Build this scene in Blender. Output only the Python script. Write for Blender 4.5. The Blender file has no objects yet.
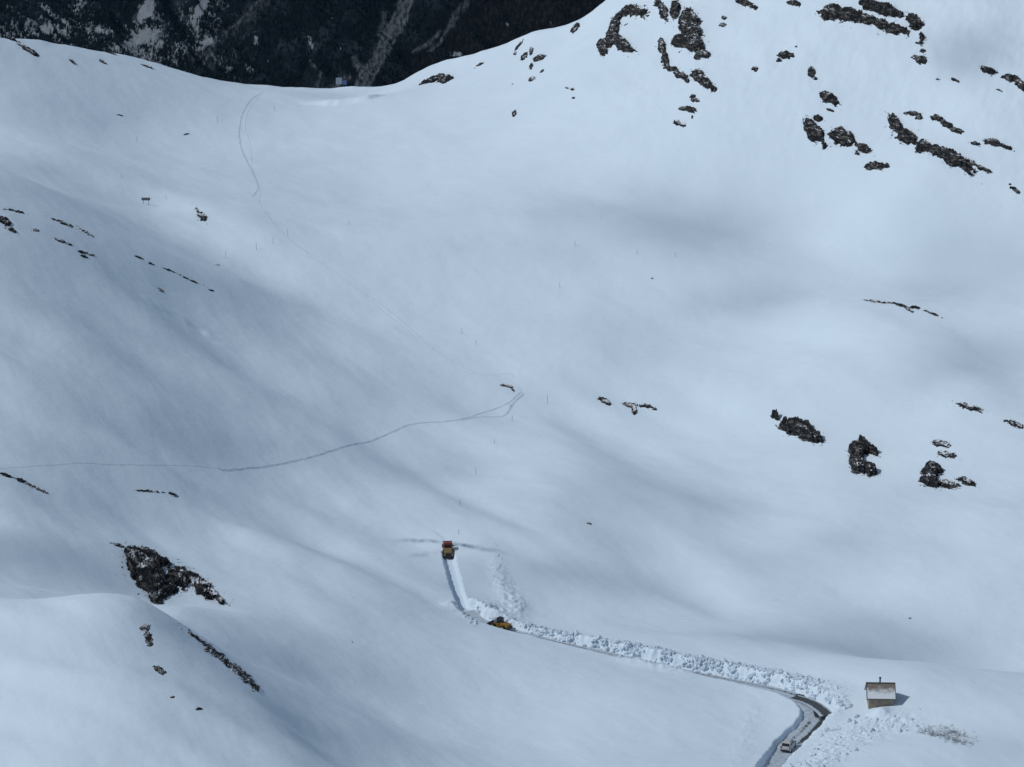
import bpy, bmesh, math, random
import numpy as np
from mathutils import Vector, Matrix

R = math.radians
random.seed(7)
rng = np.random.default_rng(7)
C = bpy.context.scene.collection
scene = bpy.context.scene

# ------------------------------------------------------------------ camera, sky, sun, exposure
PITCH = R(15.0)
LENS, SENSOR, W, H = 100.0, 36.0, 1024, 767
F = W * LENS / SENSOR
CX, CY = W / 2, H / 2
cam_d = bpy.data.cameras.new("camera")
cam_d.lens = LENS; cam_d.sensor_width = SENSOR
cam_d.clip_start = 1.0; cam_d.clip_end = 40000.0
cam = bpy.data.objects.new("camera", cam_d)
cam.location = (0, 0, 0)
cam.rotation_euler = (math.pi / 2 - PITCH, 0, 0)
C.objects.link(cam)
scene.camera = cam

SUN_EL, SUN_AZ = R(45.0), R(-95.0)          # azimuth clockwise from +Y: the sun stands to the left, a touch before square
world = bpy.data.worlds.new("World"); scene.world = world; world.use_nodes = True
nt = world.node_tree
sky = nt.nodes.new("ShaderNodeTexSky"); sky.sky_type = 'NISHITA'; sky.sun_disc = False
sky.sun_elevation = SUN_EL; sky.sun_rotation = SUN_AZ
sky.altitude = 2400; sky.air_density = 1.0; sky.dust_density = 1.5; sky.ozone_density = 1.0
tc_ = nt.nodes.new("ShaderNodeTexCoord"); cn = nt.nodes.new("ShaderNodeTexNoise"); cn.inputs["Scale"].default_value = 2.6; cn.inputs["Detail"].default_value = 6
nt.links.new(tc_.outputs["Generated"], cn.inputs["Vector"])
cr = nt.nodes.new("ShaderNodeValToRGB"); cr.color_ramp.elements[0].position = .36; cr.color_ramp.elements[1].position = .62
nt.links.new(cn.outputs[0], cr.inputs[0])
cm = nt.nodes.new("ShaderNodeMix"); cm.data_type = 'RGBA'; cm.inputs[7].default_value = (3.2, 3.9, 4.7, 1)
nt.links.new(cr.outputs[0], cm.inputs[0]); nt.links.new(sky.outputs[0], cm.inputs[6])
nt.links.new(cm.outputs[2], nt.nodes["Background"].inputs[0])
nt.nodes["Background"].inputs[1].default_value = 0.10
sun_d = bpy.data.lights.new("sun", 'SUN'); sun_d.energy = 3.0; sun_d.angle = R(0.6); sun_d.color = (1.0, 0.99, 0.97)
sun = bpy.data.objects.new("sun", sun_d); C.objects.link(sun)
SUNV = Vector((math.sin(SUN_AZ) * math.cos(SUN_EL), math.cos(SUN_AZ) * math.cos(SUN_EL), math.sin(SUN_EL)))
sun.rotation_euler = SUNV.to_track_quat('Z', 'Y').to_euler()
scene.view_settings.view_transform = 'Standard'; scene.view_settings.look = 'None'
scene.view_settings.gamma = 1.0; scene.view_settings.use_curve_mapping = False
scene.view_settings.exposure = -0.57
scene.cycles.max_bounces = 5; scene.cycles.diffuse_bounces = 3
scene.cycles.use_denoising = True

# ------------------------------------------------------------------ numeric helpers
CP, SP = math.cos(PITCH), math.sin(PITCH)

def world_at(px, py, d):
    """point at depth d along the view axis seen at pixel (px, py)"""
    xc = (px - CX) / F * d; yc = -(py - CY) / F * d
    return np.array([xc, CP * d + SP * yc, -SP * d + CP * yc])

def project(X, Y, Z):
    d = CP * Y - SP * Z
    yc = SP * Y + CP * Z
    d = np.maximum(d, 1e-3)
    return CX + F * X / d, CY - F * yc / d, d

def smooth(a, b, x):
    t = np.clip((x - a) / (b - a), 0, 1)
    return t * t * (3 - 2 * t)

_perm = np.random.default_rng(11).permutation(4096)
_grad = np.random.default_rng(12).uniform(0, 2 * np.pi, 4096)

def perlin(x, y, seed=0):
    xi = np.floor(x).astype(np.int64); yi = np.floor(y).astype(np.int64)
    xf = x - xi; yf = y - yi
    u = xf ** 3 * (xf * (xf * 6 - 15) + 10); v = yf ** 3 * (yf * (yf * 6 - 15) + 10)
    def g(ix, iy, dx, dy):
        h = _perm[(_perm[(ix + seed * 131) & 4095] + iy) & 4095]
        a = _grad[h]
        return np.cos(a) * dx + np.sin(a) * dy
    n00 = g(xi, yi, xf, yf); n10 = g(xi + 1, yi, xf - 1, yf)
    n01 = g(xi, yi + 1, xf, yf - 1); n11 = g(xi + 1, yi + 1, xf - 1, yf - 1)
    return (n00 * (1 - u) + n10 * u) * (1 - v) + (n01 * (1 - u) + n11 * u) * v * 1.0

def fbm(x, y, oct=4, seed=0, gain=0.5, lac=2.03):
    s = 0; a = 1.0
    for k in range(oct):
        s = s + a * perlin(x, y, seed + k); x = x * lac + 17.3; y = y * lac - 9.1; a *= gain
    return s

def ridged(x, y, oct=4, seed=0):
    s = 0; a = 1.0
    for k in range(oct):
        s = s + a * (1 - 2.2 * np.abs(perlin(x, y, seed + k))); x = x * 2.07 + 5.2; y = y * 2.07 + 1.3; a *= 0.5
    return s

def spline(P, step):
    P = np.asarray(P, float); out = []
    Q = np.vstack([2 * P[0] - P[1], P, 2 * P[-1] - P[-2]])
    for i in range(1, len(Q) - 2):
        n = max(2, int(np.linalg.norm(Q[i + 1] - Q[i]) / step))
        for t in np.arange(n) / n:
            out.append(0.5 * ((2 * Q[i]) + (-Q[i - 1] + Q[i + 1]) * t + (2 * Q[i - 1] - 5 * Q[i] + 4 * Q[i + 1] - Q[i + 2]) * t * t + (-Q[i - 1] + 3 * Q[i] - 3 * Q[i + 1] + Q[i + 2]) * t ** 3))
    out.append(Q[-2]); return np.array(out)
def nearest(X, Y, P):
    """distance, signed side (+ = left of travel), index"""
    n = len(X); D = np.full(n, 1e9); I = np.zeros(n, int)
    for i0 in range(0, n, 4000):
        d = (X[i0:i0 + 4000, None] - P[None, :, 0]) ** 2 + (Y[i0:i0 + 4000, None] - P[None, :, 1]) ** 2
        I[i0:i0 + 4000] = d.argmin(1); D[i0:i0 + 4000] = np.sqrt(d.min(1))
    T = np.gradient(P, axis=0)
    dx = X - P[I, 0]; dy = Y - P[I, 1]
    side = np.sign(T[I, 0] * dy - T[I, 1] * dx)
    return D, side, I

# ------------------------------------------------------------------ materials
def new_mat(name):
    m = bpy.data.materials.new(name); m.use_nodes = True
    t = m.node_tree; b = t.nodes["Principled BSDF"]
    return m, t, b

def N(t, kind, **kw):
    n = t.nodes.new(kind)
    for k, v in kw.items():
        if k.startswith("i_"):
            n.inputs[int(k[2:])].default_value = v
        else:
            setattr(n, k, v)
    return n

def noise(t, scale, detail=4, rough=0.55, vec=None):
    n = t.nodes.new("ShaderNodeTexNoise")
    n.inputs["Scale"].default_value = scale; n.inputs["Detail"].default_value = detail; n.inputs["Roughness"].default_value = rough
    if vec is not None: t.links.new(vec, n.inputs["Vector"])
    return n

def ramp(t, fac, stops):
    r = t.nodes.new("ShaderNodeValToRGB")
    el = r.color_ramp.elements
    while len(el) > 1: el.remove(el[-1])
    el[0].position, el[0].color = stops[0][0], (*stops[0][1], 1)
    for p, c in stops[1:]:
        e = el.new(p); e.color = (*c, 1)
    t.links.new(fac, r.inputs[0])
    return r

def mixc(t, fac, a, b):
    n = t.nodes.new("ShaderNodeMix"); n.data_type = 'RGBA'
    for sock, v in ((n.inputs[0], fac), (n.inputs[6], a), (n.inputs[7], b)):
        if isinstance(v, (int, float)): sock.default_value = v
        elif isinstance(v, tuple): sock.default_value = (*v, 1)
        else: t.links.new(v, sock)
    return n.outputs[2]

def math_n(t, op, a, b=None, clamp=False):
    n = t.nodes.new("ShaderNodeMath"); n.operation = op; n.use_clamp = clamp
    for i, v in enumerate((a, b)):
        if v is None: continue
        if isinstance(v, (int, float)): n.inputs[i].default_value = v
        else: t.links.new(v, n.inputs[i])
    return n.outputs[0]

def pos(t):
    return t.nodes.new("ShaderNodeNewGeometry").outputs["Position"]

def snow_mat():
    m, t, b = new_mat("snow")
    p = pos(t)
    n1 = noise(t, 0.03, 4, 0.5, p)
    n2 = noise(t, 0.6, 5, 0.6, p)
    c = ramp(t, n1.outputs[0], [(0.3, (0.635, 0.752, 0.86)), (0.7, (0.675, 0.793, 0.90))]).outputs[0]
    a = N(t, "ShaderNodeAttribute", attribute_name="dirt_shade")  # real dirt on banks and spoil, painted shade along the tracks
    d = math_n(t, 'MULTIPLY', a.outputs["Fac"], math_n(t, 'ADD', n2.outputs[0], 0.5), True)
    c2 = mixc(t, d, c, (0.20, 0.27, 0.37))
    t.links.new(c2, b.inputs["Base Color"])
    b.inputs["Roughness"].default_value = 0.7
    b.inputs["Specular IOR Level"].default_value = 0.25
    # wind texture: stretched faint ripples plus soft lumps
    mp = N(t, "ShaderNodeMapping"); mp.inputs["Scale"].default_value = (0.10, 0.45, 0.3); mp.inputs["Rotation"].default_value = (0, 0, 0.5)
    t.links.new(p, mp.inputs[0])
    w = noise(t, 1.0, 5, 0.55, mp.outputs[0])
    ad = math_n(t, 'ADD', math_n(t, 'MULTIPLY', w.outputs[0], 0.55), math_n(t, 'MULTIPLY', n2.outputs[0], 0.22))
    bu = N(t, "ShaderNodeBump"); bu.inputs["Strength"].default_value = 0.5; bu.inputs["Distance"].default_value = 0.6
    t.links.new(ad, bu.inputs["Height"]); t.links.new(bu.outputs[0], b.inputs["Normal"])
    return m

def rock_mat(name="rock", dark=(0.009, 0.011, 0.014), mid=(0.021, 0.023, 0.026), light=(0.165, 0.155, 0.14), snow=0.5):
    m, t, b = new_mat(name)
    p = pos(t)
    mp = N(t, "ShaderNodeMapping"); mp.inputs["Scale"].default_value = (0.55, 0.5, 1.6); mp.inputs["Rotation"].default_value = (0.15, 0.5, 0.3)
    t.links.new(p, mp.inputs[0])
    n1 = noise(t, 0.9, 7, 0.68, mp.outputs[0])
    c = ramp(t, n1.outputs[0], [(0.38, dark), (0.52, mid), (0.66, light)]).outputs[0]
    g = t.nodes.new("ShaderNodeNewGeometry")
    sx = N(t, "ShaderNodeSeparateXYZ"); t.links.new(g.outputs["Normal"], sx.inputs[0])
    n3 = noise(t, 0.45, 4, 0.6, mp.outputs[0])
    k = math_n(t, 'ADD', sx.outputs[2], math_n(t, 'MULTIPLY', math_n(t, 'SUBTRACT', n3.outputs[0], 0.5), 1.6))
    fac = math_n(t, 'MULTIPLY', math_n(t, 'SUBTRACT', k, 1.25 - snow * 0.6), 7.0, True)
    at = N(t, "ShaderNodeAttribute", attribute_name="bare")
    c2 = mixc(t, fac, c, (0.76, 0.81, 0.87))
    t.links.new(c2, b.inputs["Base Color"]); b.inputs["Roughness"].default_value = 0.9; b.inputs["Specular IOR Level"].default_value = 0.2
    bu = N(t, "ShaderNodeBump"); bu.inputs["Strength"].default_value = 0.9; bu.inputs["Distance"].default_value = 0.5
    t.links.new(n1.outputs[0], bu.inputs["Height"]); t.links.new(bu.outputs[0], b.inputs["Normal"])
    return m

def plain(name, col, rough=0.5, metal=0.0, var=0.25, scale=3.0):
    m, t, b = new_mat(name)
    tc = t.nodes.new("ShaderNodeTexCoord")
    n = noise(t, scale, 5, 0.6, tc.outputs["Object"])
    lo = tuple(c * (1 - var) for c in col); hi = tuple(min(1, c * (1 + var)) for c in col)
    t.links.new(ramp(t, n.outputs[0], [(0.3, lo), (0.7, hi)]).outputs[0], b.inputs["Base Color"])
    b.inputs["Roughness"].default_value = rough; b.inputs["Metallic"].default_value = metal
    return m

M = {}
M['snow'] = snow_mat()
M['rock'] = rock_mat(snow=0.60)
M['rock_snowy'] = rock_mat("rock_snowy", snow=0.75)
M['rock_mid'] = rock_mat("rock_mid", snow=0.47)

# ------------------------------------------------------------------ object helpers
def tag(o, label=None, cat=None, group=None, kind=None):
    if label: o['label'] = label
    if cat: o['category'] = cat
    if group: o['group'] = group
    if kind: o['kind'] = kind
    return o

def empty(name, loc, rz=0.0, label=None, cat=None, group=None):
    o = bpy.data.objects.new(name, None); C.objects.link(o)
    o.location = loc; o.rotation_euler = (0, 0, rz); o.empty_display_size = 0.5
    return tag(o, label, cat, group)

def mesh_obj(name, verts, faces, mat, parent=None, flat=False):
    me = bpy.data.meshes.new(name)
    me.from_pydata([tuple(v) for v in verts], [], [tuple(f) for f in faces])
    me.materials.append(mat); me.update()
    if not flat:
        me.polygons.foreach_set("use_smooth", [True] * len(me.polygons))
    o = bpy.data.objects.new(name, me); C.objects.link(o)
    if parent: o.parent = parent
    return o

def grid_mesh(name, X, Y, Z, mat, smooth_=True, attrs=None, keep=None):
    """X, Y, Z: 2-D arrays of the same shape"""
    r, c = X.shape
    me = bpy.data.meshes.new(name)
    co = np.stack([X, Y, Z], -1).reshape(-1, 3).astype(np.float32)
    i = np.arange(r * c).reshape(r, c)
    q = np.stack([i[:-1, :-1], i[:-1, 1:], i[1:, 1:], i[1:, :-1]], -1).reshape(-1, 4)
    if keep is not None:
        q = q[keep.reshape(-1)[q].any(1)]
        used = np.unique(q); remap = np.full(r * c, -1); remap[used] = np.arange(len(used))
        co = co[used]; q = remap[q]
        if attrs: attrs = {k: v.reshape(-1)[used] for k, v in attrs.items()}
    nq = len(q)
    me.vertices.add(len(co)); me.vertices.foreach_set("co", co.ravel())
    me.loops.add(nq * 4); me.loops.foreach_set("vertex_index", q.ravel().astype(np.int32))
    me.polygons.add(nq)
    me.polygons.foreach_set("loop_start", np.arange(0, nq * 4, 4, dtype=np.int32))
    me.polygons.foreach_set("use_smooth", np.full(nq, smooth_))
    me.update(calc_edges=True)
    if attrs:
        for k, v in attrs.items():
            a = me.attributes.new(k, 'FLOAT', 'POINT'); a.data.foreach_set("value", np.ascontiguousarray(v.ravel(), dtype=np.float32))
    me.materials.append(mat)
    o = bpy.data.objects.new(name, me); C.objects.link(o)
    return o

class MB:
    """collects simple solids, builds them as one mesh object"""
    def __init__(s): s.bm = bmesh.new()
    def box(s, cx, cy, cz, sx, sy, sz, top=(1, 1), shift=(0, 0), bev=0.0):
        b = bmesh.new()
        vs = []
        for z, kx, ky, ox, oy in ((-.5, 1, 1, 0, 0), (.5, top[0], top[1], shift[0], shift[1])):
            for x, y in ((-.5, -.5), (.5, -.5), (.5, .5), (-.5, .5)):
                vs.append(b.verts.new((cx + x * sx * kx + ox, cy + y * sy * ky + oy, cz + z * sz)))
        for f in ((3, 2, 1, 0), (4, 5, 6, 7), (0, 1, 5, 4), (1, 2, 6, 5), (2, 3, 7, 6), (3, 0, 4, 7)):
            b.faces.new([vs[i] for i in f])
        if bev: bmesh.ops.bevel(b, geom=b.edges[:], offset=bev, segments=2, affect='EDGES', profile=0.5)
        return s._add(b)
    def prism(s, prof, x0, x1, axis='x', bev=0.0):
        """closed profile (a, b) swept along axis: axis 'x' -> (x, a, b)"""
        b = bmesh.new(); n = len(prof)
        A = [b.verts.new((x0, p[0], p[1]) if axis == 'x' else (p[0], x0, p[1])) for p in prof]
        B = [b.verts.new((x1, p[0], p[1]) if axis == 'x' else (p[0], x1, p[1])) for p in prof]
        for i in range(n):
            j = (i + 1) % n; b.faces.new([A[i], A[j], B[j], B[i]])
        b.faces.new(A[::-1]); b.faces.new(B)
        bmesh.ops.recalc_face_normals(b, faces=b.faces[:])
        if bev: bmesh.ops.bevel(b, geom=b.edges[:], offset=bev, segments=2, affect='EDGES', profile=0.5)
        return s._add(b)
    def cyl(s, p0, p1, r0, r1=None, seg=16):
        b = bmesh.new(); p0 = Vector(p0); p1 = Vector(p1); r1 = r0 if r1 is None else r1
        d = p1 - p0
        bmesh.ops.create_cone(b, cap_ends=True, segments=seg, radius1=r0, radius2=r1, depth=d.length)
        q = Vector((0, 0, 1)).rotation_difference(d.normalized()).to_matrix().to_4x4()
        bmesh.ops.transform(b, matrix=Matrix.Translation((p0 + p1) / 2) @ q, verts=b.verts)
        return s._add(b)
    def _add(s, b):
        me = bpy.data.meshes.new("tmp"); b.to_mesh(me); b.free()
        s.bm.from_mesh(me); bpy.data.meshes.remove(me)
        return s
    def build(s, name, mat, parent=None):
        me = bpy.data.meshes.new(name); s.bm.to_mesh(me); s.bm.free(); me.materials.append(mat)
        o = bpy.data.objects.new(name, me); C.objects.link(o)
        if parent: o.parent = parent
        return o

def dup(root, loc, rz=None, label=None):
    r = root.copy(); C.objects.link(r); r.location = loc
    if rz is not None: r.rotation_euler = (0, 0, rz)
    if label: r['label'] = label
    for ch in list(root.children):
        c = ch.copy(); C.objects.link(c); c.parent = r
        for g in ch.children:
            d = g.copy(); C.objects.link(d); d.parent = c
    return r

# ------------------------------------------------------------------ the lie of the land: survey points (where seen, how far)
CTRL = [
 # foreground knoll and its edge
 (0,767,452),(150,767,450),(300,767,464),(-150,767,452),(60,680,470),(160,700,470),(0,600,502),(-150,600,506),(70,597,500),(140,598,500),(185,632,500),(270,700,494),(335,767,484),
 # behind the knoll
 (60,585,570),(0,560,585),(-150,560,580),(150,585,545),(200,590,552),(250,640,532),(300,680,520),(345,735,508),
 # apron before the road
 (400,700,545),(400,640,580),(550,740,540),(550,680,575),(700,767,520),(760,767,522),(640,700,562),
 # the road
 (786,745,535),(822,706,549),(760,684,568),(720,677,576),(620,656,592),(500,627,614),(462,605,628),(450,555,666),(480,590,640),
 # hut meadow
 (880,712,541),(960,720,535),(1024,767,512),(1024,680,556),(900,676,560),(1180,720,530),(860,767,515),
 # basin beyond the road
 (800,650,602),(900,650,604),(1000,650,598),(800,600,632),(1000,600,622),(1180,600,610),(640,600,640),(560,560,660),(700,540,675),(1000,540,648),(850,520,672),
 (300,480,715),(200,540,650),(350,560,650),(430,510,700),(520,480,724),(620,450,755),(520,390,800),(430,430,770),
 # right hand slope
 (800,430,735),(860,455,712),(945,475,690),(1024,420,705),(1180,420,690),(800,350,790),(900,304,800),(1024,310,772),(1180,330,750),(780,300,840),(950,280,822),
 (700,230,890),(600,260,890),(850,130,895),(850,200,868),(940,150,862),(1024,190,838),(860,10,938),(700,40,985),(1024,60,882),(1180,100,850),(1024,0,905),(1180,0,870),(750,0,990),
 (700,120,940),(600,120,985),(620,30,1030),(560,60,1062),(562,32,1085),(850,-150,990),(1024,-150,955),(720,-120,1060),
 # head of the bowl
 (500,47,1105),(430,65,1148),(465,58,1122),(405,80,1162),(530,36,1096),(340,87,1215),(260,84,1215),(130,56,1150),(0,39,1090),(-150,35,1060),(480,180,975),(400,260,905),(560,330,840),
 (250,190,985),(100,130,1040),(-150,130,1010),(350,130,1080),(150,215,950),(280,285,885),(400,340,845),(30,150,945),
 # left hand spur
 (0,170,815),(-150,150,800),(80,205,822),(150,243,835),(240,280,845),(330,315,855),(0,300,722),(-150,300,705),(100,330,740),(200,350,758),(150,420,690),(300,400,760),(0,440,650),(0,510,612),(-150,470,625),(100,480,655),
]
def tps_fit(P, z, lam):
    n = len(P); s = 200.0
    Q = P / s
    r2 = ((Q[:, None] - Q[None]) ** 2).sum(-1)
    K = np.where(r2 > 0, r2 * np.log(r2 + 1e-12), 0)
    A = np.zeros((n + 3, n + 3)); A[:n, :n] = K + lam * np.eye(n); A[:n, n] = 1; A[:n, n + 1:] = Q; A[n, :n] = 1; A[n + 1:, :n] = Q.T
    w = np.linalg.solve(A, np.concatenate([z, [0, 0, 0]]))
    def f(X, Y):
        x = X.ravel() / s; y = Y.ravel() / s
        out = w[n] + w[n + 1] * x + w[n + 2] * y
        for k in range(n):
            q = (x - Q[k, 0]) ** 2 + (y - Q[k, 1]) ** 2
            out = out + w[k] * q * np.log(q + 1e-12)
        return out.reshape(X.shape)
    return f
CW = np.array([world_at(*c) for c in CTRL])
base_f = tps_fit(CW[:, :2], CW[:, 2], 0.0015)
HOLD = {(0,600,502),(-150,600,506),(70,597,500),(140,598,500),(185,632,500),(270,700,494),(335,767,484),(0,170,815),(80,205,822),(150,243,835),(240,280,845),(330,315,855),(786,745,535),(822,706,549),(760,684,568),(720,677,576),(620,656,592),(500,627,614),(462,605,628),(450,555,666),(880,712,541),(900,304,800),
 (130,56,1150),(260,84,1215),(340,87,1215),(430,65,1148),(465,58,1122),(405,80,1162),(530,36,1096),(500,47,1105),(0,39,1090),(60,585,570),(0,560,585)}
hold = np.array([c in HOLD for c in CTRL])

# regular survey grid
G0X, G1X, G0Y, G1Y, GS = -460.0, 460.0, 330.0, 1560.0, 2.0
gx = np.arange(G0X, G1X + 1, GS); gy = np.arange(G0Y, G1Y + 1, GS)
GX, GY = np.meshgrid(gx, gy)
ridge_px = [(-150,35,1060),(0,39,1090),(130,56,1150),(260,84,1215),(340,87,1215),(405,80,1162),(430,65,1148),(465,58,1122),(500,47,1105),(530,36,1096),(560,31,1086),(600,10,1075)]
RW = np.array([world_at(*c) for c in ridge_px])
ridge_y = np.interp(gx, np.concatenate([RW[:, 0], [70, 460]]), np.concatenate([RW[:, 1], [1060, 1060]]))
k = np.exp(-np.linspace(-2, 2, 9) ** 2); k /= k.sum()
ridge_y = np.convolve(np.pad(ridge_y, 4, 'edge'), k, 'valid')
GZ = base_f(GX, GY)
beyond = np.maximum(0, GY - ridge_y[None, :])
side = smooth(60, 160, gx)[None, :]
# snow relief: drifts, hollows and ribs (where seen, size, tilt, how strongly they turn from the sun)
RELIEF = [
 (100,265,150,30,12,-.15),(190,325,80,13,30,-.20),(110,400,150,45,20,-.03),(40,330,60,20,20,.06),(280,360,90,16,35,.10),(190,385,90,10,33,.08),(330,330,110,14,33,.16),
 (180,228,170,15,27,.30),(60,180,120,14,18,.16),(400,370,120,14,32,-.08),
 (690,232,110,36,10,-.24),(800,250,60,26,15,-.10),(600,215,60,18,10,-.06),(560,275,70,14,10,-.06),(740,300,80,12,-8,-.10),(800,335,60,18,5,.13),(760,360,90,14,5,.05),
 (900,322,70,12,14,-.16),(980,365,70,16,36,-.18),(970,270,80,26,22,.14),(960,350,60,12,36,.10),
 (640,480,90,20,30,-.20),(720,510,60,22,25,-.08),(560,430,60,12,30,-.08),(540,470,60,30,20,.08),(800,545,120,16,15,.10),(700,570,60,14,15,.10),
 (470,505,70,11,29,-.16),(400,475,70,14,28,-.12),(440,470,40,8,25,.05),(600,565,100,14,20,-.06),(680,595,80,10,18,-.04),(520,540,50,8,25,.08),
 (850,652,160,15,3,-.30),(930,630,90,12,10,-.10),(980,570,90,14,-10,.13),(880,590,80,12,12,.05),
 (230,500,120,10,22,-.12),(150,505,110,8,26,.10),(330,560,110,12,24,-.10),(280,520,90,8,24,.08),(420,575,60,10,20,-.05),(110,510,70,6,35,-.10),
 (50,565,120,22,2,-.30),(60,690,130,70,0,.20),(270,650,60,12,34,-.04),(300,735,60,14,45,-.05),(220,690,60,22,45,.10),(520,715,160,50,5,.12),(420,640,120,20,15,.08),
 (340,100,60,6,-4,-.14),(430,95,60,12,-25,-.10),(470,170,140,50,5,.08),(250,150,120,40,0,.07),(60,100,90,20,0,-.05),(110,110,60,20,0,-.06),(330,215,100,16,10,-.06),
 (960,80,90,40,35,.14),(1000,10,60,16,25,-.10),(900,210,80,24,20,.10),(690,150,60,20,10,.05),(570,130,60,26,0,.05),
 (960,720,120,16,0,.10),(1000,750,60,10,0,-.12),(880,690,40,10,0,.05),
]
px, py, dd = project(GX, GY, GZ)
T = np.zeros_like(GX)
for cx, cy, rx, ry, an, am in RELIEF:
    a = R(an); u = (px - cx) * math.cos(a) + (py - cy) * math.sin(a); v = -(px - cx) * math.sin(a) + (py - cy) * math.cos(a)
    T += am * np.exp(-(u / rx) ** 2 - (v / ry) ** 2)
def streaks(an, la, lc, seed):
    a = R(an); u_ = px * math.cos(a) + py * math.sin(a); v_ = -px * math.sin(a) + py * math.cos(a)
    return fbm(u_ / la, v_ / lc, 2, seed)
wl_ = smooth(420, 200, px - .4 * (py - 400)) * smooth(230, 330, py - .25 * px) ; wm_ = smooth(160, 330, px) * smooth(900, 700, px) * smooth(330, 420, py) * smooth(650, 590, py)
wr_ = smooth(430, 600, px) * smooth(150, 220, py) * smooth(640, 560, py)
T += 0.17 * wl_ * streaks(27, 170, 30, 210) + 0.15 * wm_ * streaks(27, 150, 34, 214) + 0.12 * wr_ * streaks(10, 150, 48, 218)
T += 0.07 * smooth(330, 220, py) * streaks(12, 190, 55, 222)
T *= smooth(-260, -60, px) * (1 - smooth(1080, 1280, px)) * smooth(-120, -20, py)
slope = np.clip(T * 1.8, -0.46, 0.42)
# integrate the wanted cross slope into heights (least squares, Fourier)
pad = 128
S = np.pad(slope, pad)
u = 2 * np.pi * np.fft.fftfreq(S.shape[1], GS)[None, :]; v = 2 * np.pi * np.fft.fftfreq(S.shape[0], GS)[:, None]
den = u ** 2 + 0.06 * v ** 2 + (2 * np.pi / 260) ** 2 * 0.15
ZR = np.real(np.fft.ifft2(np.fft.fft2(S) * (-1j * u) / den))[pad:-pad, pad:-pad]
ZR *= 1 - smooth(0, 15, beyond)
zi = np.clip(((CW[:, 1] - G0Y) / GS).round().astype(int), 0, len(gy) - 1); zj = np.clip(((CW[:, 0] - G0X) / GS).round().astype(int), 0, len(gx) - 1)
GZ = tps_fit(CW[:, :2], CW[:, 2] - np.where(hold, ZR[zi, zj], 0.25 * ZR[zi, zj]), 0.0015)(GX, GY)
GZ = GZ + ZR
# past the crest the ground is the crest height falling away
ri = np.clip(((ridge_y - G0Y) / GS).astype(int), 0, len(gy) - 1)
zc = GZ[ri, np.arange(len(gx))]
drop = beyond * 0.55 * (1 - np.exp(-beyond / 12.0))
mix_ = smooth(0, 25, beyond)
GZ = GZ * (1 - mix_) + (zc[None, :]) * mix_ - drop * (1 - 0.0 * side)

GZ += (1.3 * fbm(GX / 24, GX * 0 + 3.3, 4, 160)) * np.exp(-((GY - ridge_y[None, :]) / 14) ** 2)
def lip(pts, hgt, reach):
    global GZ
    L = spline(hit([p[0] for p in pts], [p[1] for p in pts])[:, :2], 2.0)
    sel = (np.abs(GX - L[:, 0].mean()) < 120) & (np.abs(GY - L[:, 1].mean()) < 90)
    D, sd, I = nearest(GX[sel], GY[sel], L)
    endf = smooth(0, 12, I) * smooth(len(L) - 1, len(L) - 13, I)
    o = D * sd
    GZ[sel] += hgt * endf * smooth(-1.5, 2.5, o) * np.exp(-np.maximum(o, 0) / reach)
# the near knoll breaks off along a sharp crest
kn = np.array([world_at(*c) for c in ((-150,599,506),(0,597,502),(70,596,500),(125,597,500),(160,612,501))])
ky = np.interp(gx, kn[:, 0], kn[:, 1]); kt = 1 - smooth(kn[2, 0], kn[4, 0], gx)
kb = np.maximum(0, GY - ky[None, :])
GZ -= np.minimum(0.45 * kb * (1 - np.exp(-kb / 3)), 5.0) * kt[None, :] * np.exp(-(kb / 60) ** 2)
# gentle natural unevenness, coarser on the rocky slopes
rough_m = smooth(180, 40, py) * smooth(520, 640, px) + 0.6 * smooth(240, 150, py + 0.2 * px) * 0
GZ += 0.55 * fbm(GX / 42, GY / 60, 3, 3) + 0.26 * fbm(GX / 13 + GY / 40, GY / 22, 3, 9)
GZ += rough_m * (0.9 * fbm(GX / 14 + GY / 60, GY / 40, 4, 21))

def cubic(arr, X, Y):
    fx = np.clip((X - G0X) / GS, 1, arr.shape[1] - 3); fy = np.clip((Y - G0Y) / GS, 1, arr.shape[0] - 3)
    ix = np.floor(fx).astype(int); iy = np.floor(fy).astype(int); tx = fx - ix; ty = fy - iy
    def wts(t): return (-.5*t+t*t-.5*t**3, 1-2.5*t*t+1.5*t**3, .5*t+2*t*t-1.5*t**3, -.5*t*t+.5*t**3)
    wx = wts(tx); wy = wts(ty); out = 0
    for j in range(4):
        row = 0
        for i in range(4): row = row + wx[i] * arr[iy + j - 1, ix + i - 1]
        out = out + wy[j] * row
    return out
def snow_z(X, Y): return cubic(GZ, np.asarray(X, float), np.asarray(Y, float))

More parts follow.
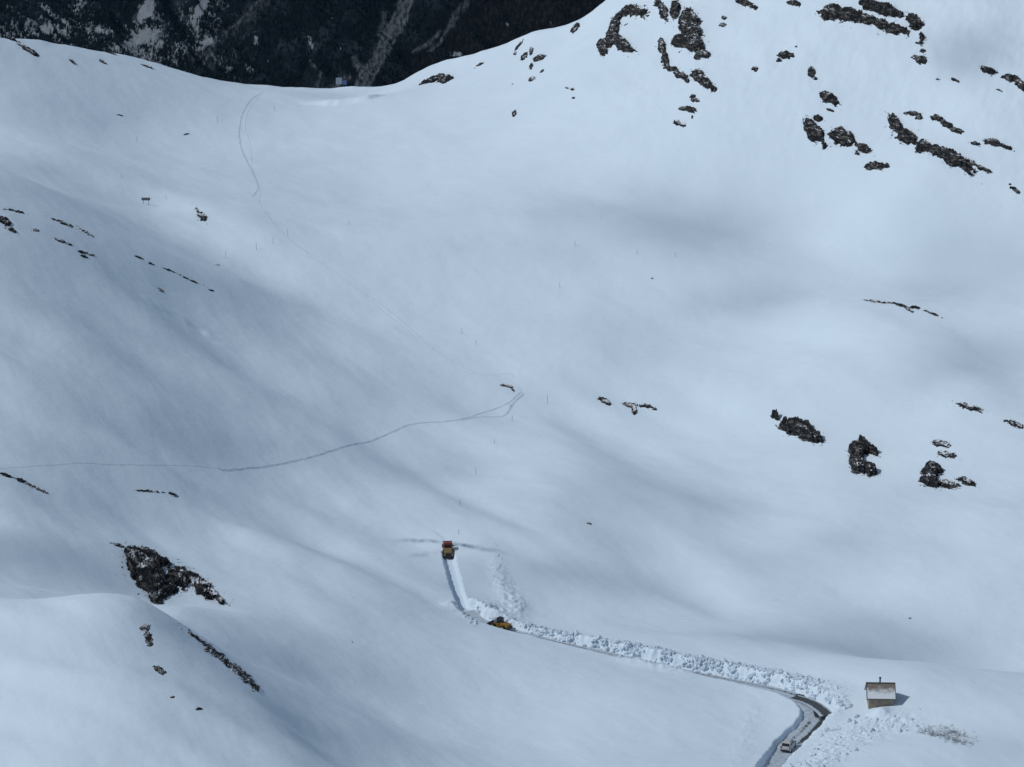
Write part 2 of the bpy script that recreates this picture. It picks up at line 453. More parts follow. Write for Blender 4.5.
_ts = np.arange(360.0, 1500.0, 1.0)
def hit(pxs, pys):
    """first point of the snow seen at each pixel -> (n, 3)"""
    pxs = np.atleast_1d(np.asarray(pxs, float)); pys = np.atleast_1d(np.asarray(pys, float))
    out = np.zeros((len(pxs), 3))
    for i0 in range(0, len(pxs), 400):
        a = pxs[i0:i0 + 400, None]; b = pys[i0:i0 + 400, None]
        t = _ts[None]
        xc = (a - CX) / F * t; yc = -(b - CY) / F * t
        X = xc + 0 * t; Y = CP * t + SP * yc; Z = -SP * t + CP * yc
        fx = np.clip(((X - G0X) / GS), 0, GZ.shape[1] - 2); fy = np.clip(((Y - G0Y) / GS), 0, GZ.shape[0] - 2)
        ix = fx.astype(int); iy = fy.astype(int); tx = fx - ix; ty = fy - iy
        gz = (GZ[iy, ix] * (1 - tx) + GZ[iy, ix + 1] * tx) * (1 - ty) + (GZ[iy + 1, ix] * (1 - tx) + GZ[iy + 1, ix + 1] * tx) * ty
        dz = Z - gz
        below = dz <= 0
        k = np.where(below.any(1), below.argmax(1), len(_ts) - 1); k = np.maximum(k, 1)
        r = np.arange(len(k)); d1 = dz[r, k - 1]; d0 = dz[r, k]
        f = np.where(d1 - d0 != 0, d1 / (d1 - d0 + 1e-9), 0); f = np.clip(f, 0, 1)
        tt = _ts[k - 1] + f
        xc = (a[:, 0] - CX) / F * tt; yc = -(b[:, 0] - CY) / F * tt
        out[i0:i0 + 400] = np.stack([xc, CP * tt + SP * yc, -SP * tt + CP * yc], -1)
    return out
lip([(283,99),(305,104),(330,105),(352,103),(372,99),(390,93),(408,86)], 2.0, 14)
lip([(425,88),(455,84),(485,76),(512,68)], 0.8, 12)
lip([(135,298),(165,312),(195,328),(220,346),(245,364)], 1.5, 12)
def at(px_, py_):
    p = hit([px_], [py_])[0]
    return Vector(p)

# ------------------------------------------------------------------ the cleared road: a trench through the snow pack
road_px = [(757,790),(772,762),(790,742),(808,724),(816,710),(806,697),(785,688),(755,681),(715,673),(670,664),(620,653),(560,640),(505,627),(478,617),(466,607)]
RP = hit([p[0] for p in road_px], [p[1] for p in road_px])[:, :2]
road = spline(RP, 0.5)
blow_px = [(470,612),(462,601),(457,588),(453,574),(450,562),(448,551)]
BP = hit([p[0] for p in blow_px], [p[1] for p in blow_px])[:, :2]
blow = spline(BP, 0.4)
def run_len(P): return np.concatenate([[0], np.cumsum(np.linalg.norm(np.diff(P, axis=0), axis=1))])
def sm1(a, n):
    kk = np.hanning(n + 2)[1:-1]; kk /= kk.sum(); return np.convolve(np.pad(a, n // 2, 'edge'), kk, 'valid')[:len(a)]
road_s = run_len(road); blow_s = run_len(blow)
road_dep = np.interp(road_s / road_s[-1], [0, .12, .25, .4, .6, .85, 1], [1.5, 1.5, 1.2, 1.2, 1.3, 1.0, 0.9])
road_zs = sm1(snow_z(road[:, 0], road[:, 1]), 41) - road_dep
road_w = np.interp(road_s / road_s[-1], [0, .15, .22, .3, .4, .7, 1], [2.0, 2.0, 2.4, 2.4, 2.1, 2.0, 2.0])
blow_zs = sm1(snow_z(blow[:, 0], blow[:, 1]), 31) - 1.25
ROADN = road_s[-1]
pocket = spline(hit([793,803,813,822,828],[692,694,698,704,710])[:, :2], 0.5)   # the lay-by cleared outside the bend
pocket_zs = sm1(snow_z(pocket[:, 0], pocket[:, 1]), 21) - 1.2
pocket_w = np.full(len(pocket), 1.5)

def carve(X, Y, Z):
    """road trench, ploughed banks; returns new Z and dirt"""
    shp = X.shape; X = X.ravel(); Y = Y.ravel(); Z = Z.ravel().copy(); dirt_shade = np.zeros_like(Z)
    allp = np.vstack([road, blow])
    m = (X > allp[:, 0].min() - 25) & (X < allp[:, 0].max() + 25) & (Y > allp[:, 1].min() - 25) & (Y < allp[:, 1].max() + 25)
    idx = np.where(m)[0]
    if len(idx):
        x, y, z = X[idx], Y[idx], Z[idx]
        D, sd, I = nearest(x, y, road)
        s = road_s[I] / ROADN
        lump = 0.5 + 0.9 * ridged(x / 2.2, y / 2.2, 3, 31) * 0.5 + 0.5 * perlin(x / 6, y / 6, 33)
        edge = road_w[I] + 0.35 * fbm(x / 2.5, y / 2.5, 3, 40)
        # right of travel is the far, heaped side; heap height along the way
        far = np.interp(s, [0, .05, .16, .24, .3, .36, .45, .62, .78, .9, 1], [.12, .12, .15, .3, .35, .45, .8, 1.05, 1.0, 1.2, 1.2])
        near = np.interp(s, [0, .2, .55, .6, .66, .7, 1], [.0, .05, .05, .6, .6, .05, .2])
        wid = np.interp(s, [0, .2, .3, .5, 1], [4.0, 4.0, 2.2, 2.3, 2.2])
        hgt = np.where(sd < 0, far, near)
        o = D - edge
        heap = hgt * np.exp(-((o - 1.3) / wid) ** 2) * np.clip(lump, 0.15, 1.6) * smooth(-0.2, 0.8, o)
        z2 = z + heap
        floor = road_zs[I] - 0.06
        wall = smooth(0.0, np.where((sd < 0) & (s > .3), 1.7, 0.6), o + np.where(sd < 0, 0.5 * fbm(x / 1.4, y / 1.4, 3, 42), 0))
        z2 = floor * (1 - wall) + z2 * wall
        end = (I == len(road) - 1) | (I == 0)
        z = np.where(D < 16, z2, z)
        dirt_shade[idx] = 0.12 * np.where(sd < 0, far, near) * smooth(7, 2, D) * np.clip(fbm(x / 1.5, y / 1.5, 3, 50) + .4, 0, 1)
        D, sd, I = nearest(x, y, blow)
        sb = blow_s[I] / blow_s[-1]
        o = D - (1.15 + 0.18 * fbm(x / 1.8, y / 1.8, 2, 60))
        wall = smooth(0.0, 0.3, o)
        zt = blow_zs[I] * (1 - wall) + z * wall
        z = np.where((D < 3) & (zt < z), zt, z)
        D, sd, I = nearest(x, y, pocket)
        wall = smooth(0.0, 0.4, D - (1.5 + 0.2 * fbm(x / 2, y / 2, 2, 61)))
        zt = (pocket_zs[I] - .06) * (1 - wall) + z * wall
        z = np.where((D < 3) & (zt < z), zt, z)
        Z[idx] = z
    return Z.reshape(shp), dirt_shade.reshape(shp)

# spoil the blower threw, dusty streaks beside it (where seen: centre, radii, tilt, amount)
SPOIL = [((408,541),16,2.0,2,.4),((430,541),16,1.6,4,.6),((462,545),12,1.6,8,.8),((485,549),18,2.2,10,.55),((424,554),16,2.5,-8,.28),((440,536),8,1.2,40,.3)]
BUMPY = [((497,572),7,14,-10,.35),((506,592),9,18,-18,.5),((519,607),9,10,-20,.5),((488,612),18,8,15,.9),((452,606),11,4,5,.6),((858,735),38,12,-16,.5),((822,762),22,12,-24,.5),((900,720),30,10,0,.25),((832,690),18,8,10,.4),((745,735),10,40,20,.12)]

def build_terrain():
    cols = np.arange(-330, 1354, 1.3)
    tx = (cols - CX) / F * 1.035            # tangent of azimuth, roughly one column per picture column
    ys = [372.0]
    while ys[-1] < 1500:
        y = ys[-1]
        ys.append(y + (0.36 if y < 640 else 0.36 + (y - 640) / 560 * 1.1))
    ys = np.array(ys)
    Y, TX = np.meshgrid(ys, tx, indexing='ij')
    X = Y * TX
    Z = snow_z(X, Y)
    rx_, ry_, _ = project(X, Y, Z)
    rm = smooth(230, 60, ry_ - 0.10 * (rx_ - 700)) * smooth(500, 640, rx_)
    run = ridged((X + 0.35 * Y) / 7.0 + fbm(X / 30, Y / 30, 2, 140), Y / 60, 3, 141)
    Z += rm * (0.22 * fbm(X / 3.4, Y / 4.5, 3, 143) + 0.24 * run * smooth(-.2, .6, perlin(X / 45, Y / 45, 145)))
    Z += 0.05 * fbm((X + .5 * Y) / 3.2, (Y - .5 * X) / 9.0, 3, 147)
    Z, dirt_shade = carve(X, Y, Z)
    qx, qy, d = project(X, Y, Z)
    hx, hy, _ = world_at(881, 711, 540)
    Z += 0.95 * np.exp(-((X - hx + .1) / 1.7) ** 2 - ((Y - hy + .2) / 1.9) ** 2) * ((np.abs(X - hx) < 8) & (np.abs(Y - hy) < 8))
    for (cx, cy), rx, ry, an, am in SPOIL:
        a = R(an); u = (qx - cx) * math.cos(a) + (qy - cy) * math.sin(a); v = -(qx - cx) * math.sin(a) + (qy - cy) * math.cos(a)
        w = np.exp(-(u / rx) ** 2 - (v / ry) ** 2)
        sel = w > 0.02
        dirt_shade[sel] += am * w[sel] * np.clip(0.9 + 1.2 * fbm(X[sel] / 2.0, Y[sel] / 5.0, 3, 70), 0, 1.6)
    for (cx, cy), rx, ry, an, am in BUMPY:
        a = R(an); u = (qx - cx) * math.cos(a) + (qy - cy) * math.sin(a); v = -(qx - cx) * math.sin(a) + (qy - cy) * math.cos(a)
        w = np.exp(-(u / rx) ** 2 - (v / ry) ** 2)
        sel = (w > 0.02)
        D, _, I = nearest(X[sel], Y[sel], road); D2, _, _ = nearest(X[sel], Y[sel], blow)
        off = smooth(2.4, 3.4, D) * smooth(1.3, 2.0, D2)
        Z[sel] += am * w[sel] * off * (0.35 + 0.8 * ridged(X[sel] / 1.9, Y[sel] / 2.2, 3, 80))
    o = grid_mesh("snow_ground", X, Y, Z, M['snow'], True, {"dirt_shade": dirt_shade})
    tag(o, kind='structure')
    return o
terrain = build_terrain()
# ------------------------------------------------------------------ road surface
def strip(name, P, zs, wid, mat, attr):
    T = np.gradient(P, axis=0); T /= np.linalg.norm(T, axis=1)[:, None]
    n = np.stack([-T[:, 1], T[:, 0]], 1)
    c = np.linspace(-1, 1, 13)
    X = P[:, 0:1] + n[:, 0:1] * c * wid[:, None]; Y = P[:, 1:2] + n[:, 1:2] * c * wid[:, None]
    Z = zs[:, None] + 0.03 * fbm(X / 0.9, Y / 0.9, 2, 90)
    o = grid_mesh(name, X, Y, Z, mat, True, {"asphalt": attr(X, Y, c)})
    return tag(o, kind='structure')
def road_mat():
    m, t, b = new_mat("road_surface")
    p = pos(t)
    a = N(t, "ShaderNodeAttribute", attribute_name="asphalt")
    n1 = noise(t, 1.3, 6, 0.65, p); n2 = noise(t, 5.0, 4, 0.6, p)
    f = math_n(t, 'MULTIPLY', math_n(t, 'ADD', math_n(t, 'SUBTRACT', a.outputs["Fac"], 0.5), math_n(t, 'MULTIPLY', math_n(t, 'SUBTRACT', n1.outputs[0], 0.5), 1.1)), 4.0)
    f = math_n(t, 'ADD', f, 0.5, True)
    snowc = ramp(t, n1.outputs[0], [(0.3, (0.30, 0.35, 0.40)), (0.65, (0.52, 0.61, 0.70))]).outputs[0]
    asp = ramp(t, n2.outputs[0], [(0.3, (0.024, 0.027, 0.032)), (0.7, (0.060, 0.064, 0.07))]).outputs[0]
    t.links.new(mixc(t, f, snowc, asp), b.inputs["Base Color"])
    b.inputs["Roughness"].default_value = 0.6
    bu = N(t, "ShaderNodeBump"); bu.inputs["Strength"].default_value = 0.5; bu.inputs["Distance"].default_value = 0.08
    t.links.new(n1.outputs[0], bu.inputs["Height"]); t.links.new(bu.outputs[0], b.inputs["Normal"])
    return m
M['road'] = road_mat()
def road_attr(X, Y, c):
    Z = snow_z(X, Y) - 1.3
    qx, qy, d = project(X, Y, Z); a = np.zeros_like(X)
    D, sd, I = nearest(X.ravel(), Y.ravel(), road); sr = (road_s[I] / ROADN).reshape(X.shape)
    lat = 0.5 * np.exp(-((c - .35) / .3) ** 2)[None, :] + 0.75 * np.exp(-((c + .45) / .3) ** 2)[None, :]
    a = lat * np.interp(sr, [0, .10, .14, .18, .22, .25, .29, .33, .4, .5, .6, .72, .8, .9, 1], [.35, .3, .6, .3, .2, 1.0, 1.1, .9, .8, .7, .75, .6, .75, .7, .2])
    a *= 1 - .9 * np.exp(-((qx - 812) / 8) ** 2 - ((qy - 709) / 8) ** 2)
    for cx, cy, rx, ry, am in ((816.5, 711, 3.0, 6.5, 1.3), (800, 695, 6, 3, 1.0)):
        a = np.maximum(a, am * np.exp(-((qx - cx) / rx) ** 2 - ((qy - cy) / ry) ** 2))
    return a
strip("road", road, road_zs, road_w + 0.12, M['road'], road_attr)
strip("road_pocket", pocket, pocket_zs + 0.02, pocket_w + 0.1, M['road'], lambda X, Y, c: 0.85 * np.exp(-((c - .1) / .75) ** 4)[None, :] + 0 * X)
def road_pose(px, py):
    p = at(px, py); D, sd, I = nearest(np.array([p.x]), np.array([p.y]), road)
    i = int(I[0]); t = road[min(i + 4, len(road) - 1)] - road[max(i - 4, 0)]
    return i, Vector((road[i, 0], road[i, 1], road_zs[i])), math.atan2(-t[0], t[1])

# ------------------------------------------------------------------ ski and foot tracks in the snow
def track(name, pts, wid=0.5, amp=0.14, dirt_shade=0.5, seed=0):
    P = np.array(pts, float)
    pp = spline(P, 2.0)
    Wp = hit(pp[:, 0], pp[:, 1])[:, :2]
    Q = spline(Wp[::1], 0.5)
    T = np.gradient(Q, axis=0); T /= np.maximum(np.linalg.norm(T, axis=1), 1e-6)[:, None]
    n = np.stack([-T[:, 1], T[:, 0]], 1); c = np.linspace(-1, 1, 7)
    j = 0.25 * fbm(np.arange(len(Q)) / 9.0, np.full(len(Q), seed * 3.1), 2, 5)
    X = Q[:, 0:1] + n[:, 0:1] * (c * wid + j[:, None]); Y = Q[:, 1:2] + n[:, 1:2] * (c * wid + j[:, None])
    steps = np.arange(len(Q))[:, None] * 0.5
    lum = np.clip(0.5 + 0.8 * perlin(steps / 1.1 + 0 * X, c[None] * 1.2 + seed + 0 * X, seed), 0, 1)
    prof = (1 - np.abs(c)) ** 0.6
    Z = snow_z(X, Y) + 0.05 * fbm((X + .5 * Y) / 3.2, (Y - .5 * X) / 9.0, 3, 147) - 0.03 + amp * prof[None] * lum + 0.05 * prof[None]
    D = dirt_shade * prof[None] * np.clip(0.75 + 0.9 * fbm(steps / 3 + 0 * X, c[None] + 0 * X, 2, seed + 7), 0, 1.3)  # grey painted in for the shade inside the footprints and ruts
    o = grid_mesh(name, X, Y, Z, M['snow'], True, {"dirt_shade": D}); return tag(o, kind='structure')
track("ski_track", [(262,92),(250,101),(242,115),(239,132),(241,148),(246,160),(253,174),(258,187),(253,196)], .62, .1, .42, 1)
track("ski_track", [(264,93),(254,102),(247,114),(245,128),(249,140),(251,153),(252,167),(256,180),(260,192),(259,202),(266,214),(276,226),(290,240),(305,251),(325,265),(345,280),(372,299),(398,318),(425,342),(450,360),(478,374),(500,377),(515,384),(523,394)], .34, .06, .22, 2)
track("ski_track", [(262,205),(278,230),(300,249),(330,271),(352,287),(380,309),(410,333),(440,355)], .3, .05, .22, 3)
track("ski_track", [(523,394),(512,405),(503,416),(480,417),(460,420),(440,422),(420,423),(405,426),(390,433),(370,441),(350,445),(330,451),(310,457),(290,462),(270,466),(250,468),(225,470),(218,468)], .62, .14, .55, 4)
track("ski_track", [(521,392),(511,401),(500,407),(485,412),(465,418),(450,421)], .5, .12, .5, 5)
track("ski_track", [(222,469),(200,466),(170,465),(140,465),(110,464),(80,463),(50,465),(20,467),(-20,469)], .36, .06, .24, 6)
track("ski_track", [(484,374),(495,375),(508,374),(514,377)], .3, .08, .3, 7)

# ------------------------------------------------------------------ rock outcrops showing through the snow
def outcrop(label, parts, group=None, mat='rock', amp=None, gap=0.75, dip=30, name="rock_outcrop", seed=0, rag=0.52, cat="rock"):
    P = np.array(parts, float)
    P[:, 2:4] *= np.where(P[:, 2:4] == P[:, 2:4].min(1, keepdims=True), 0.80, 0.97)
    x0, x1 = (P[:, 0] - np.maximum(P[:, 2], P[:, 3])).min() - 2, (P[:, 0] + np.maximum(P[:, 2], P[:, 3])).max() + 2
    y0, y1 = (P[:, 1] - np.maximum(P[:, 2], P[:, 3])).min() - 2, (P[:, 1] + np.maximum(P[:, 2], P[:, 3])).max() + 2
    cx, cy = (x0 + x1) / 2, (y0 + y1) / 2
    ex_ = max(3.0, (x1 - x0) * .3); ey_ = max(2.0, (y1 - y0) * .3)
    h = hit([cx, cx, cx, cx - ex_, cx + ex_], [cy, cy - ey_, cy + ey_, cy, cy]); c = h[0]
    d = CP * c[1] - SP * c[2]; g = d / F
    gY = abs(h[1, 1] - h[2, 1]) / (2 * ey_); gY = min(max(gY, g), g / 0.22)
    if c[1] > np.interp(c[0], gx, ridge_y) - 45:
        gY = min(gY, 2.2 * g); h[3, 1] = h[4, 1]
    gS = np.clip((h[4, 1] - h[3, 1]) / (2 * ex_), -2.6 * gY, 2.6 * gY)
    big = np.sqrt(P[:, 2] * P[:, 3]).max()
    if amp is None: amp = 0.32 * big
    step = 0.42 if big > 3 else 0.3
    u = np.arange(x0, x1 + step, step); v = np.arange(y1, y0 - step, -step)
    U, V = np.meshgrid(u, v)
    q = np.full_like(U, -3.0)
    wl = max(2.0, big * .8); wa = min(0.34 * big, 4.0)
    U0, V0 = U, V
    U = U0 + wa * fbm(U0 / wl, V0 / wl, 3, seed + 50); V = V0 + 0.7 * wa * fbm(U0 / wl, V0 / wl, 3, seed + 55)
    for ex, ey, rx, ry, an in P:
        a = R(an); s = (U - ex) * math.cos(a) + (V - ey) * math.sin(a); t = -(U - ex) * math.sin(a) + (V - ey) * math.cos(a)
        q = np.maximum(q, (1 - np.sqrt((s / rx) ** 2 + (t / ry) ** 2)) * min(1.0, min(rx, ry) / big * 1.6))
    a = R(dip); s = U * math.cos(a) + V * math.sin(a); t = -U * math.sin(a) + V * math.cos(a)
    L = max(2.2, big * 0.55)
    n = fbm(s / (L * 1.9), t / (L * 0.7), 4, seed + 3) * 1.0 + 0.5 * fbm(U / 1.9, V / 1.9, 2, seed + 8)
    strata = ridged(s / (L * 1.7), t / (L * 0.55), 4, seed + 13)
    fine = fbm(s / 3.2, t / 1.0, 2, seed + 60)
    m = q + rag * n * 0.8 - gap * 1.5 * np.clip(-strata + 0.1, 0, 1) + 0.30 * rag * fine
    speck = fbm(s / 3.4 + 7, t / 1.1, 2, seed + 70) - 0.42 - 0.35 * np.clip(-q - .25, 0, 3)
    m = np.maximum(m, np.where(q > -1.1, speck, -9))
    U, V = U0, V0
    rise = smooth(0.0, 0.30, m) * (0.42 + 0.55 * strata + 0.5 * np.clip(q, 0, 1)) + 0.10 * fine * (m > 0)
    rise = np.where(q < 0, np.minimum(rise, 0.10), rise)
    hgt = np.where(m > 0, np.maximum(rise, 0.06), -0.25 - 0.4 * np.clip(-m, 0, 1)) * amp * g
    off = 0.40 * amp
    X = c[0] + (U - cx) * g + 0.10 * g * fbm(U / 1.3, V / 1.3, 2, seed + 30)
    Y = c[1] + (cy - V - off) * gY + (U - cx) * gS
    X = X * (1 + 0 * Y)
    Z = snow_z(X, Y) + hgt
    o = grid_mesh(name, X, Y, Z, M[mat], False, None, keep=((m > -0.18) | (q > -1.9)))
    return tag(o, label, cat, group)

